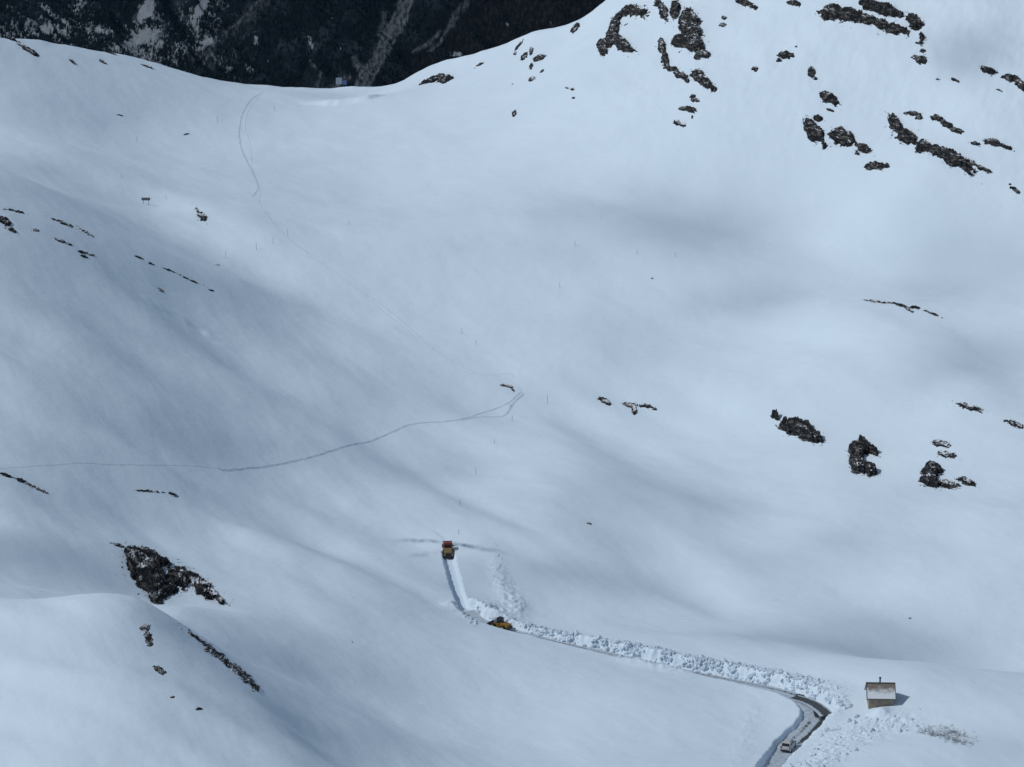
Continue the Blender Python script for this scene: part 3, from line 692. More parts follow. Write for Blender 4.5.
G_CRAG = "dark rocks on the upper right slope"
ROCKS = [
 # the crags on the shoulder near the skyline
 ("slanting dark crag cut off by the top edge, right of the wooded valley", [(631,15,21,6,48),(616,10,8,9,20),(612,22,9,13,25)], dict(dip=50)),
 ("ragged crag with three toes just below the slanting dark crag", [(619,42,14,8,35),(612,36,6,6,0),(627,48,8,4,20)], dict(dip=35)),
 ("small upright rock standing left of the ragged three toed crag", [(602,47,6,9,-8)], {}),
 ("narrow upright rock at the top edge between two larger crags", [(663,11,5,11,-12),(658,2,4,4,0)], {}),
 ("largest stepped crag of the shoulder, forking towards the top edge", [(678,9,6,10,10),(688,22,12,15,15),(687,43,14,11,15),(676,40,6,7,0),(692,33,9,12,0)], dict(dip=20)),
 ("small dark rock touching the right foot of the stepped crag", [(703,54,8,5,10),(697,57,4,4,0)], {}),
 ("tall thin rock rib left of the stepped crag", [(663,46,5,10,-5),(665,60,4,9,-5),(669,69,7,3,0)], {}),
 ("short slanting rock below the thin rib", [(680,75,8,5,30),(686,81,3,3,0)], {}),
 ("broken dark rock leaning right beneath the stepped crag", [(698,74,8,8,30),(704,81,8,6,40),(710,88,5,4,30)], dict(dip=45)),
 ("little pair of stones below the broken leaning rock", [(693,96,3,2.5,0),(695,100,5,2.2,10)], {}),
 ("flat lens shaped rock below the little pair of stones", [(688,109,9,3.4,12)], {}),
 ("small two humped rock lowest in the column under the stepped crag", [(677,122,4,4,20),(682,125,3.5,2.5,0),(692,117,1.5,1.8,0)], {}),
 ("thin rock sliver nearest the skyline in the left cluster", [(519,45,6,1.8,-32),(515,51,1.5,2,0)], {}),
 ("two joined dark stones in the middle of the left cluster", [(524,54,4.2,4.2,0),(531,53,2.6,4.4,0)], {}),
 ("wedge shaped rock at the right of the left cluster", [(539,58,7.5,4,25)], {}),
 ("upright pebble under the two joined stones", [(531,66,2.4,4,0)], {}),
 ("round pebble below the wedge shaped rock", [(542,71,2.4,2.6,0)], {}),
 ("lowest rock of the left cluster, a slanted tooth", [(532,79,3.8,5,-25)], {}),
 ("lone dark tooth on open snow below the left cluster", [(514,113,3,3.6,20)], {}),
 ("tiny dark pebble above the lone dark tooth", [(512.5,84,1.2,1.2,0)], {}),
 ("pair of tiny stones right of the left cluster", [(567,88,2.4,1.6,20),(572,89,2,1.8,-20)], {}),
 ("faint chip of rock just under the pair of tiny stones", [(573.5,98,1.8,1.2,0)], dict(mat='rock_snowy')),
 ("rock on the skyline where the snow ridge meets the wooded valley", [(575,28,5.5,5.5,20)], {}),
 ("rock on the skyline beside the slanting dark crag", [(595,11,5.5,5,0),(591,4,5,3,0)], {}),
 # right of the shoulder
 ("small dark blob on the snow right of the stepped crag", [(755,69,4,3.6,0)], {}),
 ("two small stones in a line below the top edge, right of the stepped crag", [(724,17,2.6,2,0),(722,25,3.6,2.4,0)], {}),
 ("flat slab at the top edge midway to the largest right hand crag", [(744,2,9,3.6,18),(752,9,5,2.4,40)], {}),
 ("dark stump at the top edge just left of the largest right hand crag", [(794,3,7,3.6,15)], {}),
 ("largest right hand crag, long and black along the top edge", [(836,9,14,10,15),(850,14,16,8,10),(880,8,22,7,22),(872,22,18,5,20),(892,32,12,5,10),(909,24,10,7,40),(911,40,4,6,0)], dict(dip=25, gap=.8, amp=4.5)),
 ("stone under the right tip of the largest right hand crag", [(920,60,7,5,25),(923,50,3,2.2,0),(914,56,3,2,0)], {}),
 ("dark rock with snow wedge, left of the round boulder on the right slope", [(785,55,8,5.5,0),(779,61,3,2.5,0),(797,47,2,1.2,0)], {}),
 ("round boulder on the right slope", [(812,72,5,6,0),(815,79,2,1.4,0)], {}),
 ("leaning rock below the round boulder", [(828,97,8.5,6.5,35),(834,103,4,3,20)], {}),
 ("pebbles under the leaning rock", [(830,110,4,1.6,20)], {}),
 ("dark curved rock at the left of the striped outcrop row", [(814,131,8.5,15,-28),(822,147,4,4,0),(819,117,3.6,2.6,0)], dict(dip=50)),
 ("striped thin ledges full of snow beside the dark curved rock", [(843,138,14,9,25),(860,150,8,5,30),(842,130,8,3,20),(853,155,3,2,0)], dict(mat='rock_snowy', gap=.75, dip=24, amp=3)),
 ("lens shaped black boulder at the foot of the striped ledges", [(876,166,11,5,4)], dict(gap=.15)),
 ("long black rock rib slanting down to a point", [(903,121,6,11,-25),(912,134,10,9,40),(925,147,10,8,20),(944,158,24,8,33)], dict(dip=34, gap=.6)),
 ("thin snowy ledges above the long black rib", [(912,114,8,3,10),(916,119,4,2.5,0),(893,118,3,2,25)], dict(mat='rock_snowy', gap=.6)),
 ("bent dark rib above and right of the long black rib", [(940,117,7,4,25),(947,125,7,4.5,45),(954,132,7,3.4,25)], dict(dip=40)),
 ("comb like striped rock near the right edge", [(993,142,9,4.6,20),(1003,147,8,2.2,18),(977,142,4,2.2,20)], dict(mat='rock', gap=.6, dip=20)),
 ("thin black streak of rock pointing down right", [(972,161,7,2.8,45),(982,169,8,3,32)], dict(gap=.2)),
 ("twin humped rock at the right edge near the top", [(991,68,9,3.6,22),(1010,78,8,4.5,15),(1021,89,10,6,45)], dict(dip=35)),
 ("small sliver between the upper crag and the right edge", [(955,81,5,1.8,42),(939,78,1.6,1,0)], {}),
 ("small rock at the right edge below the comb like rock", [(1015,190,6,2.6,42),(1011,184,1.8,1.4,0)], {}),
 ("chip of stone under the twin humped rock", [(999,90,3,1,30)], {}),
 # middle right
 ("line of black specks along the rounded snow hump", [(905,304,5,2.4,20),(917,307,5,2,10),(930,313,9,1.3,28)], dict(gap=.5)),
 ("thin line of rock chips left along the rounded snow hump", [(880,302,14,1.5,12),(890,306,6,1.5,30),(899,312,5,2,30)], dict(gap=.6, mat='rock_snowy')),
 ("dark block with sloping snow dusted top, leftmost of three mid slope rocks", [(793,427,13,7.5,22),(806,436,13,8,32),(779,415,5,2.4,20),(800,424,12,4,25)], dict(dip=30, gap=.22, amp=6)),
 ("upright jagged rock, middle of three mid slope rocks", [(858,452,9,10,20),(855,463,8,10,10),(862,470,9,7,20),(866,445,6,8,-10),(872,450,8,2.5,30)], dict(dip=35, gap=.42, amp=6)),
 ("layered rock with a low ledge to its right, rightmost of three mid slope rocks", [(930,474,9,11,20),(936,468,9,5,20),(928,483,9,6,10)], dict(dip=22, gap=.4, amp=5)),
 ("low comb of snowy ledges right of the layered rock", [(966,482,10,4,28),(948,484,10,5,10)], dict(mat='rock_snowy', gap=.75, dip=25, amp=2.5)),
 ("grey gravelly patch above the layered rock", [(943,443,9,5,15),(945,455,9,4,15)], dict(mat='rock_snowy', gap=.9, amp=1.2)),
 ("grey gravelly streak left of the right edge rock", [(970,407,13,4.2,24)], dict(mat='rock_snowy', gap=.9, amp=1.2, dip=25)),
 ("flat rock cut by the right edge at mid height", [(1015,424,10,3.2,28)], dict(gap=.35)),
 ("small slanted stone, left of two specks in mid bowl", [(605,401,8,3.4,30)], {}),
 ("small branching rock, right of two specks in mid bowl", [(630,405,8,3.6,8),(634,410,3.4,5,0),(646,406,10,1.8,12),(654,409,3,1.4,0)], dict(gap=.45)),
 ("little dark ledge beside the bend of the ski track", [(504,385,4,1.6,0),(509,386,4.5,1.8,20),(513,390,3,.9,50)], dict(gap=.2)),
 # left side
 ("great dark boulder with snow dusted top above the near knoll", [(139,563,19,13,42),(154,573,26,14,38),(162,585,17,9,42),(150,557,22,8,28),(180,577,14,6,32),(172,584,10,6,20)], dict(dip=36, gap=.3, amp=4.5, rag=.36, mat='rock_mid')),
 ("long thin ledge trailing right from the great boulder", [(198,582,32,6.5,32),(218,593,20,4.5,32),(186,576,16,7,25)], dict(mat='rock', dip=33, gap=.5, amp=3)),
 ("short line of chips left above the great boulder", [(118,545,8,1.6,18)], dict(gap=.4)),
 ("long snow streaked ledge down the flank of the knoll", [(192,624,16,1.8,48),(215,650,24,3.0,50),(238,677,24,4.4,50),(252,697,14,3.6,52)], dict(dip=38, gap=.75, amp=1.5, mat='rock_snowy')),
 ("brown gravel patch on the crest of the knoll", [(144,628,5,7,-20),(149,638,4,7,-20),(152,644,4,4,0)], dict(mat='rock', gap=1.6, amp=.5, dip=20)),
 ("small dark stone below the gravel patch on the knoll", [(160,670,8,3,32)], {}),
 ("tiny stone on the knoll, left of the last two", [(173,697,2.4,1.6,0)], {}),
 ("tiny stone on the knoll, right of the last two", [(199,709,3.4,1.8,0)], {}),
 ("line of dark chips at the left edge above the knoll", [(6,475,8,1.8,20),(20,480,5,2.4,20),(34,486,14,1.5,24)], dict(gap=.8, amp=1.2)),
 ("faint line of chips on open snow right of the left edge chips", [(150,491,16,1.0,4),(172,493,5,1.6,25)], dict(gap=.6, mat='rock_snowy')),
 ("dark slab at the left edge on the spur", [(5,221,8,4,40),(14,230,5,1.8,30)], {}),
 ("small flat stone right of the slab on the spur", [(60,240,6,2,25),(68,243,4,1.3,20),(37,230,3.4,1.6,15)], {}),
 ("group of little ledges in the middle of the spur", [(82,252,5,1.8,10),(85,257,4,1.6,20),(90,254,2,1.5,0)], {}),
 ("long line of rock chips along the crest of the spur", [(20,211,12,1.3,15),(62,222,13,1.7,20),(84,230,8,1.1,30)], dict(gap=.9, amp=1.0, mat='rock_snowy')),
 ("single stone low on the spur", [(161,290,3.4,1.8,35)], {}),
 ("pair of chips on the lower crest of the spur", [(140,258,5,1.0,15),(152,264,2.2,1.3,20),(170,270,8,.8,20)], dict(gap=.8, amp=.8)),
 ("trail of tiny chips fading out along the spur crest", [(192,281,12,.8,22),(211,290,2.4,1.0,20)], dict(gap=.9, amp=.7, mat='rock_snowy')),
 ("lens shaped black rock alone in the upper bowl", [(204,216,7,3.4,33),(197,211,8,1.0,38)], dict(gap=.1)),
 ("pebble under the lens shaped rock of the upper bowl", [(202,220,1.8,1,0)], {}),
 ("thin speck left of the foot path in the upper bowl", [(218,265,2.2,.8,0)], dict(gap=.3, mat='rock_snowy')),
 ("sliver of rock at mid upper bowl", [(120,115,3.4,1.1,15)], dict(mat='rock_snowy', gap=.3)),
 ("fleck of stone above the lens shaped rock", [(187,134,3,1,-10)], dict(gap=.3)),
 ("rock fringe on the skyline at the far left", [(30,48,12,3,15),(10,40,8,2,10)], dict(gap=.5)),
 ("dark chip below the skyline fringe", [(73,62,5,2.2,30)], dict(gap=.25)),
 ("second dark chip further right below the skyline", [(103,62,5,2.2,20)], dict(gap=.25)),
 ("rock edge on the skyline left of the saddle", [(176,63,10,2.2,12),(188,70,6,2.2,30)], dict(gap=.4)),
 ("dark rock at the skyline just left of the saddle", [(251,80,6,2.4,15),(262,82,8,2,25)], dict(gap=.3)),
 ("small rock ledge on the skyline above the bowl's left", [(148,60,7,1.6,10),(110,54,8,1.4,10),(82,48,5,1.4,0)], dict(gap=.4)),
 ("two part dark rock on the skyline right of the information boards", [(434,77,13,5.5,18),(446,87,8,6,25),(425,74,6,3,0)], dict(dip=30, gap=.35)),
 ("dark chip between the two part rock and the left cluster", [(480,64,4.5,1.8,10)], {}),
 ("little stone on the open snow left of the hut meadow's scrub", [(920,709.5,1.4,1.2,0)], {}),
 ("dark speck on the snow above the hut meadow", [(910,618,1.3,1.1,0)], {}),
 ("dark speck on snow below the mid slope bowl", [(589,523,2.6,1.3,20)], {}),
 ("dark speck in the shaded hollow of the mid bowl", [(652,278,1.5,1.5,0)], {}),
 ("dark fleck on the snow below the boulder's long ledge", [(352,642,1.2,1.2,0)], {}),
]
for i, (lab, parts, kw) in enumerate(ROCKS):
    outcrop(lab, parts, seed=(i * 37) % 900, **kw)

# ------------------------------------------------------------------ ploughed-up snow blocks, crumbs, scrub (nobody could count them)
def ico(sub=1):
    b = bmesh.new(); bmesh.ops.create_icosphere(b, subdivisions=sub, radius=1.0)
    v = np.array([x.co[:] for x in b.verts]); f = np.array([[x.index for x in q.verts] for q in b.faces]); b.free(); return v, f
IV, IF = ico(1)
def blocks(name, centres, sizes, mat, flat=(.7, 1.0), kind='stuff'):
    V = []; FF = []
    for k_, (c, s) in enumerate(zip(centres, sizes)):
        v = IV * (1 + rng.uniform(-.35, .35, (len(IV), 1)))
        v = v * rng.uniform(.6, 1.25, 3) * np.array([1, 1, rng.uniform(*flat)])
        a = rng.uniform(0, 6.28); v = v @ np.array([[math.cos(a), -math.sin(a), 0], [math.sin(a), math.cos(a), 0], [0, 0, 1]])
        V.append(v * s + c); FF.append(IF + k_ * len(IV))
    me = bpy.data.meshes.new(name)
    V = np.vstack(V); FF = np.vstack(FF)
    me.from_pydata(V.tolist(), [], FF.tolist()); me.materials.append(mat); me.update()
    o = bpy.data.objects.new(name, me); C.objects.link(o)
    return tag(o, kind=kind) if kind else o
def on_ground(X, Y):
    Z = snow_z(X, Y); Z, _ = carve(X, Y, Z); return Z
def scatter(areas, smin, smax, seed):
    r = np.random.default_rng(seed); PX = []; S = []
    for cx, cy, rx, ry, an, n in areas:
        a = R(an); t = r.normal(0, .5, (n, 2)); x = t[:, 0] * rx; y = t[:, 1] * ry
        PX.append(np.stack([cx + x * math.cos(a) - y * math.sin(a), cy + x * math.sin(a) + y * math.cos(a)], 1))
        S.append(smin + (smax - smin) * r.random(n) ** 4)
    PX = np.vstack(PX); S = np.concatenate(S)
    P = hit(PX[:, 0], PX[:, 1])
    D, _, I = nearest(P[:, 0], P[:, 1], road); D2, _, _ = nearest(P[:, 0], P[:, 1], blow); D3, _, _ = nearest(P[:, 0], P[:, 1], pocket)
    ok = (D > road_w[I] + .35) & (D2 > 1.6) & (D3 > 1.9)
    P = P[ok]; S = S[ok]
    P[:, 2] = on_ground(P[:, 0], P[:, 1]) + S * 0.15
    return P, S
def bank_points(n, s0, s1, side, lo, hi, seed):
    r = np.random.default_rng(seed); t = r.uniform(s0, s1, n); i = (t * (len(road) - 1)).astype(int)
    T = np.gradient(road, axis=0); T /= np.linalg.norm(T, axis=1)[:, None]
    nrm = np.stack([-T[:, 1], T[:, 0]], 1)
    off = road_w[i] + lo + (hi - lo) * r.beta(1.1, 1.7, n)
    P = road[i] + nrm[i] * (side * off)[:, None]
    # not across the bend
    D, _, I = nearest(P[:, 0], P[:, 1], road); D2, _, _ = nearest(P[:, 0], P[:, 1], blow); D3, _, _ = nearest(P[:, 0], P[:, 1], pocket)
    ok = (D > road_w[I] + lo * .8) & (D2 > 1.5) & (D3 > 1.9) & (perlin(P[:, 0] / 3.5, P[:, 1] / 3.5, 300) + .35 > r.random(len(P)) * .8)
    P = P[ok]; z = on_ground(P[:, 0], P[:, 1])
    S = 0.07 + 0.62 * r.random(len(P)) ** 6.0
    return np.stack([P[:, 0], P[:, 1], z + S * .1], 1), S
M['snow_block'] = plain("snow_block", (0.55, 0.65, 0.75), 0.75, 0, 0.16, 0.35)
P1, S1 = bank_points(9000, .34, 1.0, -1, .15, 4.4, 3)
blocks("snow_rubble", P1, S1, M['snow_block'])
P1, S1 = bank_points(140, .57, .69, 1, .4, 2.4, 4)
blocks("snow_rubble", P1, S1, M['snow_block'])
P1, S1 = scatter([(856,733,34,10,-14,900),(830,752,20,11,-28,420),(888,724,24,8,5,300),(832,690,16,6,10,110),(845,703,10,8,0,60),(812,768,20,9,-10,260)], .12, .75, 5)
blocks("snow_rubble", P1, S1, M['snow_block'])
P1, S1 = scatter([(488,611,20,7,18,220),(452,606,10,3,5,50),(470,618,14,4,30,90),(506,590,8,24,-22,110),(498,566,6,16,-10,60)], .10, .55, 6)
blocks("snow_rubble", P1, S1, M['snow_block'])

def scrub():
    r = np.random.default_rng(9); V = []; FF = []; k_ = 0
    PX = np.vstack([np.stack([945 + r.normal(0, 13, 210), 0 * np.zeros(210)], 1)])
    PX[:, 1] = 733 + (PX[:, 0] - 945) * 0.19 + r.normal(0, 3.4, 210)
    edge = np.stack([r.uniform(918, 974, 120), np.zeros(120)], 1); edge[:, 1] = 731 + (edge[:, 0] - 920) * 0.27 + r.normal(0, 1.6, 120)
    PX = np.vstack([PX, edge])
    P = hit(PX[:, 0], PX[:, 1])
    for p in P:
        for _ in range(r.integers(2, 5)):
            L = r.uniform(.25, .95); a = r.uniform(0, 6.28); el = r.uniform(.15, 1.0)
            d = np.array([math.cos(a) * math.cos(el), math.sin(a) * math.cos(el), math.sin(el)]) * L
            w = np.array([-math.sin(a), math.cos(a), 0]) * r.uniform(.02, .045); up = np.array([0, 0, .05])
            b = p + np.array([r.normal(0, .2), r.normal(0, .2), -.05])
            V += [b - w, b + w, b + up, b + d]; FF += [(k_, k_ + 1, k_ + 3), (k_ + 1, k_ + 2, k_ + 3), (k_ + 2, k_, k_ + 3)]; k_ += 4
    o = mesh_obj("scrub", V, FF, plain("twigs", (0.05, 0.043, 0.036), 0.9, 0, .4, .7), flat=True)
    return tag(o, kind='stuff')
scrub()

# ------------------------------------------------------------------ snow marker poles
M['pole'] = plain("pole_wood", (0.06, 0.062, 0.07), 0.8)
M['pole_tip'] = plain("pole_tip", (0.10, 0.06, 0.055), 0.7)
POLES = [
 (226,258,8,"snow pole on the spur side, leftmost of the row of four by the foot track"),
 (256.6,250,8,"snow pole second from the left in the row of four by the foot track"),
 (273,244,8,"snow pole third from the left in the row of four by the foot track"),
 (288,236,7,"snow pole touching the ski track, right end of the row of four"),
 (349,225,6,"short snow pole alone in the middle of the upper bowl"),
 (217.6,122,6,"snow pole standing left of the looping ski track near the saddle"),
 (274.5,111,6,"snow pole standing right of the looping ski track near the saddle"),
 (137,143,7,"snow pole in the upper bowl above the two legged board"),
 (122,178,4,"stub of a snow pole just left above the two legged board"),
 (166,199,4,"stub of a snow pole just right of the two legged board"),
 (462,334,6,"snow pole high in the mid bowl, left of a close pair"),
 (476,345,5,"snow pole high in the mid bowl, right of a close pair"),
 (547.5,404,9,"tall snow pole right of the ski track's sharp bend"),
 (512,422,7,"snow pole just below the ski track's sharp bend"),
 (494.5,444,5,"short snow pole below the ski track, above a long drift"),
 (476,475,8,"tall snow pole on the bright crest of the long drift"),
 (460,506,7,"snow pole in the shaded trough of the long drift"),
 (458.5,534,5,"short snow pole just above the red snow blower"),
 (575,246,5,"snow pole at the left margin of the broad shaded hollow"),
 (637,254,5,"snow pole in the middle of the broad shaded hollow"),
 (675,257,5,"snow pole right of the one in the middle of the shaded hollow"),
 (560,288,6,"snow pole below the left margin of the broad shaded hollow"),
]
for x, y, hp, lab in POLES:
    p = at(x, y); g = (CP * p.y - SP * p.z) / F; hh = hp * g
    o = empty("snow_pole", p - Vector((0, 0, .3)), 0, lab, "pole", "marker poles across the snow")
    lean = random.uniform(-.05, .05) * hh
    MB().cyl((0, 0, 0), (lean, 0, hh * .75 + .3), .042, .038, 8).build("shaft", M['pole'], o)
    MB().cyl((lean, 0, hh * .75 + .3), (lean * 1.3, 0, hh + .3), .04, .035, 8).build("tip", M['pole_tip'], o)

# ------------------------------------------------------------------ boards
M['board'] = plain("board_wood", (0.16, 0.155, 0.15), 0.8)
M['grey_board'] = plain("grey_board", (0.34, 0.37, 0.42), 0.6, 0, .12)
M['blue_board'] = plain("blue_board", (0.07, 0.12, 0.26), 0.5, 0, .15)
M['post'] = plain("post", (0.13, 0.125, 0.12), 0.7)
def board(px, py, w, h, leg, mat, posts, label, thick=.12, rz=0.0, frame=False):
    p = at(px, py); g = (CP * p.y - SP * p.z) / F
    w *= g; h *= g; leg *= g
    o = empty("sign_board", p - Vector((0, 0, .4)), rz, label, "sign", None)
    f = MB().box(0, 0, leg + .4 + h / 2, w, thick, h, bev=.02).build("panel", M[mat], o)
    if frame: MB().box(0, -.02, leg + .4 + h + .045, w * 1.04, thick * 1.8, .1, bev=.01).build("cap_rail", M['post'], f)
    for x in posts:
        MB().box(x * w, thick * .8, (leg + .4 + h * .8) / 2, .13, .12, leg + .4 + h * .8, bev=.01).build("post", M['post'], o)
    return o
board(146, 204.5, 8.6, 2.5, 4.2, 'board', (-.3, .3), "long low dark board on two thin legs standing in the upper bowl", frame=True)
board(339, 86, 6, 6.6, 1.8, 'grey_board', (.15, .35), "larger pale grey information board on the saddle skyline", rz=.15)
board(344.7, 86.3, 4.2, 4.4, 1.6, 'blue_board', (-.35, .35), "smaller blue information board beside the grey one on the saddle", rz=-.1)

# ------------------------------------------------------------------ the hut by the road
def roof_mat():
    m, t, b = new_mat("roof_sheet")
    tc = t.nodes.new("ShaderNodeTexCoord")
    n1 = noise(t, 1.1, 6, 0.65, tc.outputs["Object"]); n2 = noise(t, 6, 4, .6, tc.outputs["Object"])
    sx = N(t, "ShaderNodeSeparateXYZ"); t.links.new(tc.outputs["Object"], sx.inputs[0])
    c = ramp(t, n2.outputs[0], [(0.3, (0.13, 0.105, 0.085)), (0.5, (0.19, 0.16, 0.135)), (0.7, (0.26, 0.235, 0.21))]).outputs[0]
    # snow still lying on the lower two thirds
    f = math_n(t, 'ADD', math_n(t, 'MULTIPLY', math_n(t, 'SUBTRACT', n1.outputs[0], .5), 2.6), math_n(t, 'SUBTRACT', 3.5, sx.outputs[2]))
    f = math_n(t, 'MULTIPLY', math_n(t, 'ADD', f, .72), 1.2, True)
    t.links.new(mixc(t, f, c, (0.70, 0.75, 0.79)), b.inputs["Base Color"]); b.inputs["Roughness"].default_value = .6
    bu = N(t, "ShaderNodeBump"); bu.inputs["Strength"].default_value = .5; bu.inputs["Distance"].default_value = .1
    t.links.new(n1.outputs[0], bu.inputs["Height"]); t.links.new(bu.outputs[0], b.inputs["Normal"])
    return m
def hut():
    p = at(881, 706)
    o = empty("stone_hut", (p.x, p.y + 1.6, p.z - .75), R(-2), "small tan hut with rusty snow patched roof beside the road bend", "hut")
    wm = plain("hut_wall", (0.31, 0.25, 0.19), .9, 0, .3, 1.2); tm = plain("hut_trim", (0.10, 0.095, 0.09), .7); rm = roof_mat(); dk = plain("hut_dark", (0.03, 0.03, 0.032), .6)
    w, dp, he, hr = 2.35, 2.2, 2.75, 4.75
    prof = [(-dp, 0), (dp, 0), (dp, he), (0, hr - .12), (-dp, he)]
    MB().prism(prof, -w, w, 'x').build("wall", wm, o)
    th = math.atan2(hr - he, dp); ov = .42
    for s in (-1, 1):
        y1, z1 = s * (dp + ov * math.cos(th)), he - ov * math.sin(th)
        nx, nz = -s * -math.sin(th) * .12, math.cos(th) * .12
        pr = [(0, hr - .10), (y1, z1), (y1 + s * math.sin(th) * .14, z1 + math.cos(th) * .14), (0, hr + .08)]
        r = MB().prism(pr, -w - .32, w + .32, 'x').build("roof", rm, o)
        # barge boards along both rakes, gutter board along the eave
        for e in (-1, 1):
            q = [(s * .01, hr - .2), (y1, z1 - .1), (y1 + s * math.sin(th) * .18, z1 + math.cos(th) * .18), (s * .01, hr + .13)]
            x = e * (w + .33)
            MB().prism(q, min(x, x + e * .12), max(x, x + e * .12), 'x').build("barge_board", tm, r)
        yo = y1 + s * .075
        MB().box(0, yo, z1 + .02, 2 * w + .6, .1, .2).build("gutter", tm, r)
    MB().box(0, 0, hr + .12, 2 * w + .9, .34, .1, bev=.03).build("ridge_cap", tm, o)
    ch = MB().cyl((-.1, .25, hr - .5), (-.1, .25, hr + .95), .15, .15, 16).build("chimney", dk, o)
    MB().cyl((-.1, .25, hr + .97), (-.1, .25, hr + 1.14), .27, .2, 16).build("cowl", dk, ch)
    dr = MB().box(w + .03, .1, 1.0, .08, 1.0, 2.0, bev=.01).build("door", plain("hut_door", (0.07, 0.055, 0.045), .7), o)
    MB().box(w + .09, .45, 1.0, .06, .06, .14).build("handle", dk, dr)
    wn = MB().box(-w - .02, 0, 1.75, .1, .8, .8, bev=.02).build("window", tm, o)
    MB().box(-w - .06, 0, 1.75, .06, .6, .6).build("pane", plain("glass_dark", (0.02, 0.025, 0.03), .1), wn)
    return o
hut()

# ------------------------------------------------------------------ machines and the car
M['tyre'] = plain("tyre", (0.018, 0.018, 0.02), .85); M['rim'] = plain("rim", (0.25, 0.25, 0.26), .4, .6)
M['rim_yellow'] = plain("rim_yellow", (0.45, 0.27, 0.03), .5)
M['yellow'] = plain("machine_yellow", (0.27, 0.145, 0.022), .45, 0, .18); M['red'] = plain("machine_red", (0.17, 0.042, 0.03), .45, 0, .2)
M['steel'] = plain("dark_steel", (0.045, 0.043, 0.045), .5, .3); M['glass'] = plain("tinted_glass", (0.02, 0.026, 0.032), .08, 0, .05)
M['white'] = plain("car_white", (0.46, 0.48, 0.49), .3, 0, .04); M['black'] = plain("black_plastic", (0.02, 0.02, 0.022), .6)
M['lamp_red'] = plain("lamp_red", (0.30, 0.02, 0.02), .2); M['lamp_white'] = plain("lamp_white", (0.7, 0.7, 0.66), .15); M['tan'] = plain("engine_tan", (0.19, 0.135, 0.06), .6, 0, .25)
M['plate'] = plain("plate", (0.6, 0.6, 0.58), .4, 0, .05)
def wheel(parent, x, y, r, w, rim='rim'):
    t = MB().cyl((x - w / 2, y, r), (x + w / 2, y, r), r, r, 24).build("wheel", M['tyre'], parent)
    s = 1 if x > 0 else -1
    MB().cyl((x + s * (w / 2 - .02), y, r), (x + s * (w / 2 + .03), y, r), r * .58, r * .5, 16).build("rim", M[rim], t)
    return t
def car():
    i, p, rz = road_pose(788, 744)
    o = empty("hatchback_car", p + Vector((0, 0, .03)), rz, "small white car driving up the ploughed road, seen from behind", "car")
    body = [(-2.02, .28), (2.0, .28), (2.1, .45), (2.08, .72), (1.9, .86), (.95, 1.0), (-1.9, 1.02), (-2.08, .85), (-2.1, .5)]
    MB().prism(body, -.87, .87, 'x', .07).build("body", M['white'], o)
    b = MB(); b.prism([(-1.98, 1.0), (.98, .98), (.25, 1.44), (-.3, 1.53), (-1.4, 1.52), (-1.78, 1.44)], -.73, .73, 'x', .06); c = b.build("cabin", M['white'], o)
    MB().prism([(-1.985, 1.06), (-1.90, 1.06), (-1.72, 1.40), (-1.80, 1.42)], -.62, .62, 'x').build("rear_window", M['glass'], o)
    MB().prism([(.95, 1.02), (.98, 1.05), (.30, 1.43), (.24, 1.41)], -.64, .64, 'x').build("windscreen", M['glass'], o)
    for s in (-1, 1):
        x0, x1 = (s * .725, s * .745)
        MB().prism([(-1.7, 1.06), (.75, 1.05), (.2, 1.38), (-1.5, 1.42)], min(x0, x1), max(x0, x1), 'x').build("side_window", M['glass'], o)
        MB().box(s * .74, -2.07, .86, .2, .08, .34, bev=.02).build("tail_light", M['lamp_red'], o)
        MB().box(s * .68, 2.06, .68, .3, .1, .16, bev=.02).build("headlight", M['lamp_white'], o)
        MB().box(s * .98, .72, 1.06, .2, .12, .14, bev=.03).build("wing_mirror", M['black'], o)
        MB().box(s * .62, -.6, 1.56, .05, 1.7, .05, bev=.01).build("roof_rail", M['black'], o)
        wheel(o, s * .80, 1.28, .32, .22); wheel(o, s * .80, -1.26, .32, .22)
    MB().box(0, -2.09, .42, 1.6, .14, .26, bev=.04).build("rear_bumper", M['black'], o)
    MB().box(0, -2.125, .78, .5, .02, .12).build("number_plate", M['plate'], o)
    o.scale = (1.15, 1.1, 1.35)
    return o
car()
